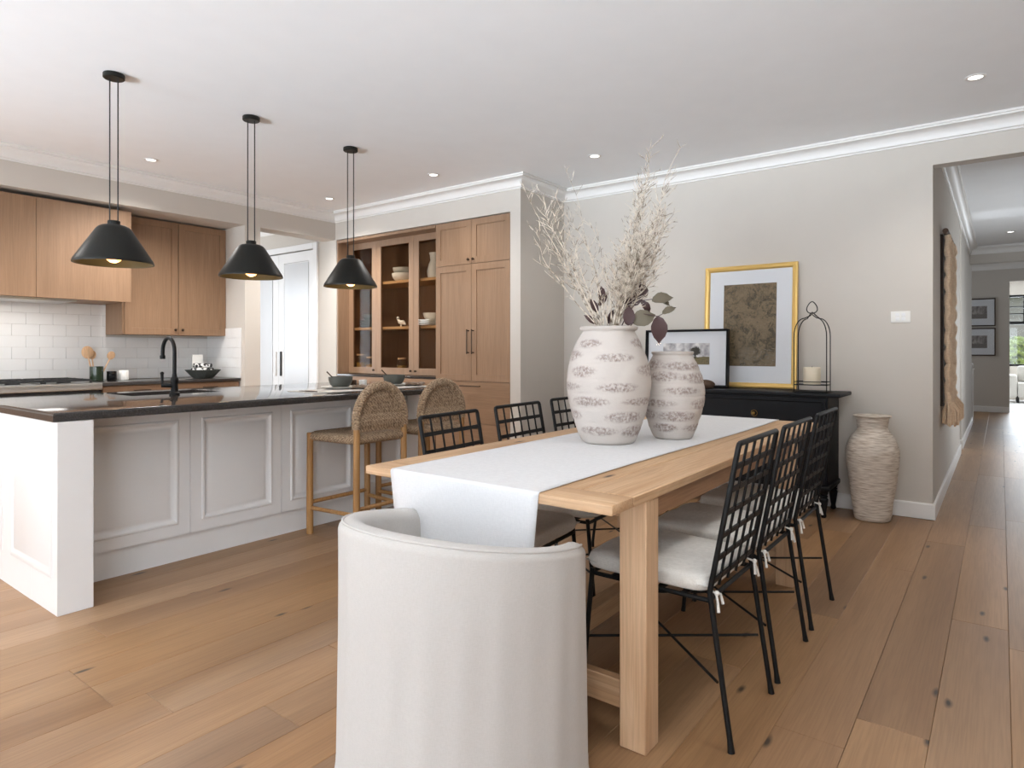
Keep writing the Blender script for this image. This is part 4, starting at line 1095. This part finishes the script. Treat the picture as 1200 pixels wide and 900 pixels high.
fv = vase('floor_vase', [(.105, 0), (.113, .012), (.13, .14), (.151, .3), (.164, .43), (.163, .49), (.14, .56), (.1, .62), (.084, .655), (.088, .685), (.108, .71), (.12, .718)], 1, 1, M_ribbed, 'tall ribbed rattan floor vase standing beside the black sideboard', (5.085, .713, .0005), seg=72, sub=72, patch=False)
me = fv.data
for i, v in enumerate(me.vertices):
    if .02 < v.co.z < .69:
        a = math.atan2(v.co.y, v.co.x); k = 1+.012*math.sin(v.co.z*2*PI/.019+.8*math.sin(a*5)+a*3)
        v.co.x *= k; v.co.y *= k

# ------------------------------------------------------------------ branches
RV = Vector((math.sin(YAW), -math.cos(YAW), 0)); FV = Vector((math.cos(YAW), math.sin(YAW), 0))
MOUTH = Vector((V1[0], V1[1], VZ+.5))
def branch(b, base, tip, rs, ntw, r0=.0028, wig=.012, tl=(.05, .13)):
    n = 16; pts = []; ph = rs.uniform(0, 6)
    side = Vector((rs.uniform(-1, 1), rs.uniform(-1, 1), 0)); bow = rs.uniform(-.05, .05)
    for i in range(n+1):
        t = i/n; p = base.lerp(tip, t) + side*bow*math.sin(PI*t)
        p += Vector((math.sin(t*17+ph), math.cos(t*13+ph*2), 0))*wig*t
        pts.append(p)
    tube(b, pts, r0, 5, radii=[r0*(1-.7*i/n) for i in range(n+1)])
    for k in range(ntw):
        t = rs.uniform(.25, .98); i = min(int(t*n), n-1); p = pts[i].lerp(pts[i+1], t*n-i)
        d = (pts[i+1]-pts[i]).normalized(); a = rs.uniform(0, 2*PI); out = Vector((math.cos(a), math.sin(a), 0))
        L = rs.uniform(*tl)*(1.1-.5*t); q = [p]; cur = rs.uniform(-1.5, 1.5); dirv = (d*.8+out*.75).normalized()
        for s in range(5):
            dirv = (dirv + Vector((rs.uniform(-.25, .25), rs.uniform(-.25, .25), rs.uniform(-.12, .2)))*.9 + out.cross(d)*cur*.15).normalized()
            q.append(q[-1]+dirv*L/5)
        tube(b, q, .001, 4, radii=[.0015, .0014, .0012, .0011, .001, .0008], cap=False)
        if rs.random() < .6:
            a2 = q[3]; d2 = (dirv+Vector((rs.uniform(-1, 1), rs.uniform(-1, 1), rs.uniform(-.3, .8)))).normalized()
            tube(b, [a2, a2+d2*L*.25, a2+d2*L*.45+Vector((0, 0, .01))], .001, 4, radii=[.0012, .001, .0008], cap=False)
rs = random.Random(21)
def add_branch(du, dv, label, group, dd=None, ntw=14, r0=.0028):
    # du: metres to the right of the mouth, dv: metres above it
    a = rs.uniform(0, 2*PI); rad = rs.uniform(.01, .075)
    base = Vector((math.cos(a)*rad*.5, math.sin(a)*rad*.5, -.1))
    tip = RV*du + FV*(rs.uniform(-.12, .12) if dd is None else dd) + Vector((0, 0, dv))
    # keep the stem inside the mouth where it leaves the vase
    b = nb(); mouth = RV*(du*.12)+FV*rs.uniform(-.05, .05); m2 = Vector((mouth.x, mouth.y, .0))
    if m2.length > .08: m2 *= .08/m2.length
    tube(b, [base*.6, m2], r0, 5, radii=[r0, r0], cap=False)
    branch(b, m2, tip, rs, ntw, r0)
    tag(obj('dried_branch', b, M_twig, loc=MOUTH, ang=2, fix=False), label, 'branch', group)
LL = 'pale dried twig of the sparse left hand bunch in the tall vase'
LR = 'pale dried twig of the dense upright bunch in the tall vase'
LM = 'thin pale dried twig standing between the two bunches in the tall vase'
for du, dv in ((-.385, .65), (-.33, .60), (-.29, .60), (-.26, .56), (-.23, .56), (-.34, .45), (-.2, .5), (-.27, .4), (-.16, .3)): add_branch(du, dv, 'tallest pale twig of the left hand bunch, reaching farthest left in the tall vase' if du == -.385 else LL, 'left bunch of dried twigs', ntw=20)
for du, dv in ((.225, .86), (.3, .78), (.19, .48), (.15, .38), (.27, .5), (.21, .33), (.11, .32), (.23, .42), (.18, .6), (.16, .26), (.2, .72), (.17, .66), (.25, .62), (.28, .55), (.16, .56), (.21, .52), (.25, .46), (.12, .5), (.14, .42), (.2, .4), (.1, .36), (.24, .36), (.17, .34), (.13, .3), (.06, .3), (.22, .28)): add_branch(du, dv, {.86: 'tallest pale twig of the right hand bunch, crossing the ceiling moulding', .78: 'tall pale twig leaning farthest right of the right hand bunch'}.get(dv, LR), 'right bunch of dried twigs', ntw=36)
for du, dv in ((-.07, .5), (-.19, .72), (.02, .3), (-.03, .2), (-.06, .25)): add_branch(du, dv, 'thin tall pale twig rising into the corner between the two bunches' if dv == .72 else LM, 'middle dried twigs', ntw=9, r0=.002)
# burgundy leaf stems
def leaf_mesh(w_, l_):
    b = nb(); n = 8; mid = []; Lf = []; Rt = []
    for i in range(n+1):
        t = i/n; ww = w_*math.sin(PI*min(1, t*.98+.02))**.8*(1-.25*t); z = .012*math.sin(PI*t)-.02*t*t
        mid.append(b.verts.new((0, t*l_, z))); Lf.append(b.verts.new((-ww, t*l_-.004*(i % 2), z+.006))); Rt.append(b.verts.new((ww, t*l_-.004*(i % 2), z+.006)))
    for i in range(n):
        b.faces.new((mid[i], mid[i+1], Lf[i+1], Lf[i])); b.faces.new((mid[i], Rt[i], Rt[i+1], mid[i+1]))
    return b
def leaf_stem(pts, leaves, label):
    t = thing('leafy_stem', label, 'branch', MOUTH)
    P = [RV*u + FV*d + Vector((0, 0, z)) for u, z, d in pts]
    b = nb(); tube(b, P, .002, 6, radii=[.0028-.0015*i/len(P) for i in range(len(P))]); obj('stem', b, M_leafd, t)
    for (u, z, d, ang, w_, l_, mt, tilt) in leaves:
        o = obj('leaf', leaf_mesh(w_, l_), mt, t, fix=False)
        q = Matrix((RV.to_4d(), FV.to_4d(), (0, 0, 1, 0), (0, 0, 0, 1))).transposed()
        # leaf long axis in the plane facing roughly south-west, turned by ang
        ax = (RV*math.cos(ang) + Vector((0, 0, 1))*math.sin(ang)).normalized(); nrm = (-FV*math.cos(tilt) + Vector((0, 0, 1))*math.sin(tilt)); nrm = (nrm-ax*nrm.dot(ax)).normalized(); xx = ax.cross(nrm)
        M = Matrix(((xx.x, ax.x, nrm.x, 0), (xx.y, ax.y, nrm.y, 0), (xx.z, ax.z, nrm.z, 0), (0, 0, 0, 1)))
        o.matrix_local = Matrix.Translation(RV*u + FV*d + Vector((0, 0, z))) @ M
leaf_stem([(.03, -.05, 0), (.08, .05, .02), (.13, .12, .03), (.2, .13, .04), (.25, .12, .05)],
          [(.12, .1, .03, 1.2, .026, .09, M_leafd, .3), (.15, .12, .03, -.9, .02, .07, M_leafd, .2), (.2, .12, .04, .25, .032, .1, M_leafo, .5), (.17, .14, .04, 1.9, .022, .07, M_leafd, .2), (.24, .12, .05, -.3, .014, .05, M_leafo, .3), (.1, .1, .02, 2.2, .024, .08, M_leafd, .1)], 'burgundy leafed stem reaching highest at the right rim of the tall vase')
leaf_stem([(.05, -.05, -.02), (.1, .02, -.03), (.15, .06, -.03), (.21, .05, -.03), (.25, .07, -.03)],
          [(.1, .02, -.03, .4, .045, .11, M_leafo, .4), (.21, .05, -.03, -1.5, .042, .12, M_leafd, .2), (.23, .06, -.03, .5, .018, .07, M_leafo, .4), (.08, .01, -.03, 1.5, .03, .09, M_leafd, .3)], 'burgundy leafed stem drooping low before the black framed picture')
leaf_stem([(-.02, -.05, .0), (-.04, .03, .01), (-.05, .1, .02), (-.03, .14, .02)],
          [(-.05, .07, .01, 2.0, .018, .07, M_leafd, .2), (-.04, .1, .02, 1.0, .018, .07, M_leafd, .2), (-.03, .13, .02, 1.5, .018, .06, M_leafd, .2), (-.06, .02, .01, 2.4, .016, .06, M_leafd, .2), (.0, .02, .01, 1.2, .016, .07, M_leafd, .2)], 'dark leafed stem among the twigs at the left rim of the tall vase')

# ------------------------------------------------------------------ sideboard and its things
SBX, SBY = 4.885, .96; SBW, SBD, SBZ = 1.97, .395, .872
sb = thing('sideboard', 'black painted sideboard on turned legs with brass knobs', 'sideboard', (SBX, SBY, 0))
b = nb(); box(b, .02, SBD, 0, SBW, .2, .845, .002); obj('body', b, M_ebony, sb)
b = nb(); box(b, -.02, SBD+.005, -.085, SBW+.085, .8455, SBZ-.0, .006, 2); obj('top', b, M_ebony, sb)
b = nb(); box(b, .0, SBD, -.012, SBW+.012, .19, .225, .006, 2); obj('base_moulding', b, M_ebony, sb)
for k in (0, 1):
    y0 = .012+k*.98; d = pdoor(sb, y0, y0+.966, .625, .83, 'drawer', M_ebony, [(0, 0), (.02, 0), (.026, -.006)], x=0.0)
    for q in (.483,):
        kb = knob(d, (-.001, y0+q, .71), (-1, 0, 0), M_brass, .013)
        b = nb(); tube(b, [(-.002, y0+q+.022*math.cos(2*PI*j/20), .71+.022*math.sin(2*PI*j/20)) for j in range(20)], .0025, 6, closed=True); obj('knob_rosette', b, M_brass, d)
    for q in (0, 1):
        ya = y0+q*.484; d = pdoor(sb, ya, ya+.48, .235, .615, 'door', M_ebony, [(0, 0), (.05, 0), (.055, -.008)], x=0.0); knob(d, (0, ya+(.45 if q == 0 else .03), .45), (-1, 0, 0), M_brass, .011)
LEGP = [(.014, 0), (.02, .012), (.016, .03), (.02, .06), (.026, .1), (.03, .13), (.022, .142), (.03, .15), (.022, .158), (.028, .17), (.03, .1895)]
for x in (.035, SBD-.035):
    for y in (.03, SBW-.03): b = nb(); lathe(b, LEGP, 18, (x, y, 0), capt=True); obj('leg', b, M_ebony, sb)

def picture(name, label, cat, x, y0, y1, z0, h, lean, fw, fd, mat_w, fmat, amat, art_h, art_dz=0, wall=False):
    # frame facing -X, bottom back edge at x, leaning by angle 'lean'
    t = thing(name, label, cat, (x, y0, z0)); t.rotation_euler = (0, lean, 0)
    W_ = y1-y0; b = nb()
    loopso = [(0, 0), (W_, 0), (W_, h), (0, h)]
    prof = [(0, 0), (0, -fd), (fw*.3, -fd-.004), (fw*.75, -fd*.9), (fw, -fd*.55), (fw, 0)]
    rings = []
    for i, xx in prof: rings.append([b.verts.new((xx, yy+(i if yy == 0 else -i), zz+(i if zz == 0 else -i))) for yy, zz in loopso])
    for k in range(len(rings)):
        p, q = rings[k], rings[(k+1) % len(rings)]
        for j in range(4): b.faces.new((p[j], p[(j+1) % 4], q[(j+1) % 4], q[j]))
    obj('frame', b, fmat, t, ang=.3)
    b = nb(); box(b, -fd*.5, -.002, fw*.9, W_-fw*.9, fw*.9, h-fw*.9); obj('mount', b, M_matb, t, False)
    aw = W_-2*(fw+mat_w)
    zc = h/2+art_dz
    b = nb(); box(b, -fd*.5-.0015, -fd*.5-.0003, fw+mat_w, W_-fw-mat_w, zc-art_h/2, zc+art_h/2); obj('print', b, amat, t, False)
    b = nb(); g = fd*.5+.004; box(b, -g-.002, -g, fw*.95, W_-fw*.95, fw*.95, h-fw*.95); obj('pane', b, M_museum, t, False)
    return t
picture('picture', 'large gold framed foliage print leaning on the wall above the sideboard', 'picture', 5.245, 1.243, 1.967, SBZ+.0035, .982, .055, .04, .03, .115, M_gold, M_artp, .66, .01)
picture('picture', 'black framed landscape print with a tree, leaning before the gold frame', 'picture', 5.135, 1.725, 2.43, SBZ+.003, .468, .05, .018, .055, .135, M_ebony, M_land, .175, .035)
ln = thing('candle_lantern', 'black wire arch candle lantern at the right end of the sideboard', 'lantern', (5.0, 1.083, SBZ+.0008), .0)
b = nb(); box(b, -.075, .075, -.115, .115, 0, .008, .003); obj('base', b, M_black, ln)
def wire_arch(x, hw, top, zt, apx):
    p = [(x, -hw, .008), (x, -hw, .40)]
    for k in range(1, 9):
        a = PI/2*k/8; p.append((x+(apx-x)*.3*(k/8)**2, -hw+hw*.62*(1-math.cos(a)), .40+(top-.40)*math.sin(a)))
    p.append((apx, -.012, zt-.012)); p.append((apx, 0, zt))
    q = [(a, -c, d) for a, c, d in p[:-1]][::-1]
    return p+q
b = nb(); tube(b, wire_arch(-.062, .108, .53, .56, -.005), .0035, 8); tube(b, wire_arch(.062, .108, .53, .575, .005), .0035, 8); obj('arch', b, M_black, ln)
b = nb(); tube(b, [(0, .034*math.sin(2*PI*k/24)*(1-.35*math.cos(2*PI*k/24+PI)), .608-.042*math.cos(2*PI*k/24)) for k in range(24)], .0035, 8, closed=True); obj('ring', b, M_black, ln)
b = nb(); box(b, -.064, .064, -.108, .108, .05, .056); obj('tray', b, M_black, ln)
b = nb()
for s in (-1, 1): tube(b, [(-.062, s*.106, .075), (.062, s*.106, .075)], .003, 6); tube(b, [(s*.062, -.106, .075), (s*.062, .106, .075)], .003, 6)
obj('rail', b, M_black, ln)
cn = thing('pillar_candle', 'cream pillar candle inside the black wire lantern', 'candle', (5.0, 1.083, SBZ+.0575))
b = nb(); lathe(b, [(.056, 0), (.058, .004), (.058, .118), (.053, .122), (.04, .118), (.001, .114)], 32); obj('wax', b, M_cream, cn)
b = nb(); tube(b, [(0, 0, .113), (.002, 0, .13)], .0015, 6); obj('wick', b, M_iron, cn)
b = nb(); bmesh.ops.create_icosphere(b, subdivisions=3, radius=1)
for v in b.verts: v.co *= 1+.15*math.sin(v.co.x*5+v.co.z*4); v.co = Vector((v.co.x*.05, v.co.y*.06, max(v.co.z, -.7)*.04+.028))
tag(obj('wooden_ornament', b, M_soil, loc=(5.0, 1.86, SBZ+.001)), 'small dark carved wood ornament left of the black frame corner', 'ornament')
# wall switch
sw = thing('wall_switch', 'white switch plate with four buttons on the wall by the hall opening', 'switch', (XE-.0005, .507, 1.37))
b = nb(); box(b, -.009, 0, 0, .12, 0, .08, .003, 2); obj('plate', b, M_white, sw)
for k in range(2):
    for j in range(2): b = nb(); box(b, -.013, -.009, .03+k*.036, .054+k*.036, .013+j*.03, .037+j*.03, .002); obj('button', b, M_paper, sw)

# ------------------------------------------------------------------ hall things
wh = thing('wall_hanging', 'chunky beige rope wall hanging with tassels on the hall wall', 'wall hanging', (5.98, YH-.001, .6))
b = nb(); box(b, 0, .95, -.02, 0, .14, 1.47); obj('backing', b, M_hangb, wh)
for k in range(7):
    x = .07+k*.135; b = nb(); rsx = random.Random(k)
    pts = [(x+.01*math.sin(i*1.1+k), -.042-.007*math.sin(i*2.0+k), .16+1.31*i/30) for i in range(31)]
    tube(b, pts, .02, 8, radii=[.022+.005*math.sin(i*2.4) for i in range(31)]); obj('rope', b, M_rope, wh)
    b = nb()
    for q in range(22):
        a = rsx.uniform(0, 2*PI); r_ = rsx.uniform(.0, .05); yo = -.058+max(-.05, min(.042, r_*1.2*math.sin(a)))
        tube(b, [(x+r_*.4*math.cos(a), -.045, .19), (x+r_*1.2*math.cos(a), yo, .1), (x+r_*1.5*math.cos(a), yo, rsx.uniform(-.02, .02))], .008, 5)
    obj('tassel', b, M_rope, wh)
b = nb(); tube(b, [(-.04, -.035, 1.49), (.99, -.035, 1.49)], .02, 12); obj('hanging_rod', b, M_soil, wh)
np_ = thing('newel_post', 'white newel post with round cap at the end of the hall wall', 'post', (12.86, .40, 0))
b = nb(); box(b, -.045, .045, -.045, .045, 0, .86, .003); obj('post', b, M_trim, np_)
b = nb(); box(b, -.055, .055, -.055, .055, .861, .885, .004); bmesh.ops.create_uvsphere(b, u_segments=14, v_segments=10, radius=.05, matrix=Matrix.Translation((0, 0, .93))); obj('post_cap', b, M_trim, np_)
picture('picture', 'upper grey framed sketch on the end wall of the hall', 'picture', 15.296, .08, .72, 1.64, .53, 0, .02, .03, .11, M_bronze, M_sketch, .24, .0)
picture('picture', 'lower grey framed sketch on the end wall of the hall', 'picture', 15.296, .08, .72, 1.075, .53, 0, .02, .03, .11, M_bronze, M_sketch, .24, .0)
# bedroom glimpse and garden
so = thing('white_sofa', 'white sofa below the far bedroom window', 'sofa', (18.3, -1.2, 0))
b = nb(); box(b, 0, .8, -.9, .9, .12, .45, .04, 3); obj('seat', b, M_cush, so)
b = nb(); box(b, .62, .82, -.9, .9, .455, .82, .05, 3); obj('backrest', b, M_cush, so)
for s in (-1, 1): b = nb(); box(b, 0, .8, s*.99-.08, s*.99+.08, .12, .62, .04, 3); obj('armrest', b, M_cush, so)
for x in (.06, .74):
    for y in (-.9, .9): b = nb(); box(b, x-.025, x+.025, y-.025, y+.025, 0, .119); obj('leg', b, M_iron, so)
b = nb(); box(b, 19.7, 40, -20, 20, -.3, -.1); struct('ground', b, M_hedge)
for k, (x, y, r, lab) in enumerate(((23, -.5, 1.0, 'round light green shrub outside the bedroom window, left'), (24.5, -2.2, 1.2, 'round green shrub outside the bedroom window, right'))):
    s = thing('garden_shrub', lab, 'shrub', (x, y, -.1))
    b = nb(); bmesh.ops.create_icosphere(b, subdivisions=4, radius=1); rq = random.Random(k)
    for v in b.verts: v.co *= r*(1+.12*math.sin(v.co.x*9+k)*math.sin(v.co.y*8)*math.cos(v.co.z*9)+rq.uniform(-.05, .05)); v.co.z = v.co.z*.85+r*.8
    obj('foliage', b, M_hedge, s)
    b = nb(); tube(b, [(0, 0, 0), (0, 0, r*.5)], .06, 8); obj('stem', b, M_soil, s)
nh = thing('neighbour_house', 'grey house across the garden seen through the bedroom window', 'house', (33, -3, -.1))
b = nb(); box(b, 0, 6, -7, 9, 0, 3.4); obj('wall', b, plain('grey_brick', (150, 146, 142), .9, bump=.3, bscale=20), nh)
b = nb(); v = [b.verts.new(p) for p in ((-.4, -7.4, 3.4), (-.4, 9.4, 3.4), (6.4, 9.4, 3.4), (6.4, -7.4, 3.4), (3, -4, 5.6), (3, 6, 5.6))]
for f in ((0, 1, 5, 4), (1, 2, 5), (2, 3, 4, 5), (3, 0, 4), (0, 3, 2, 1)): b.faces.new([v[i] for i in f])
obj('roof', b, plain('slate_roof', (90, 88, 88), .8), nh)
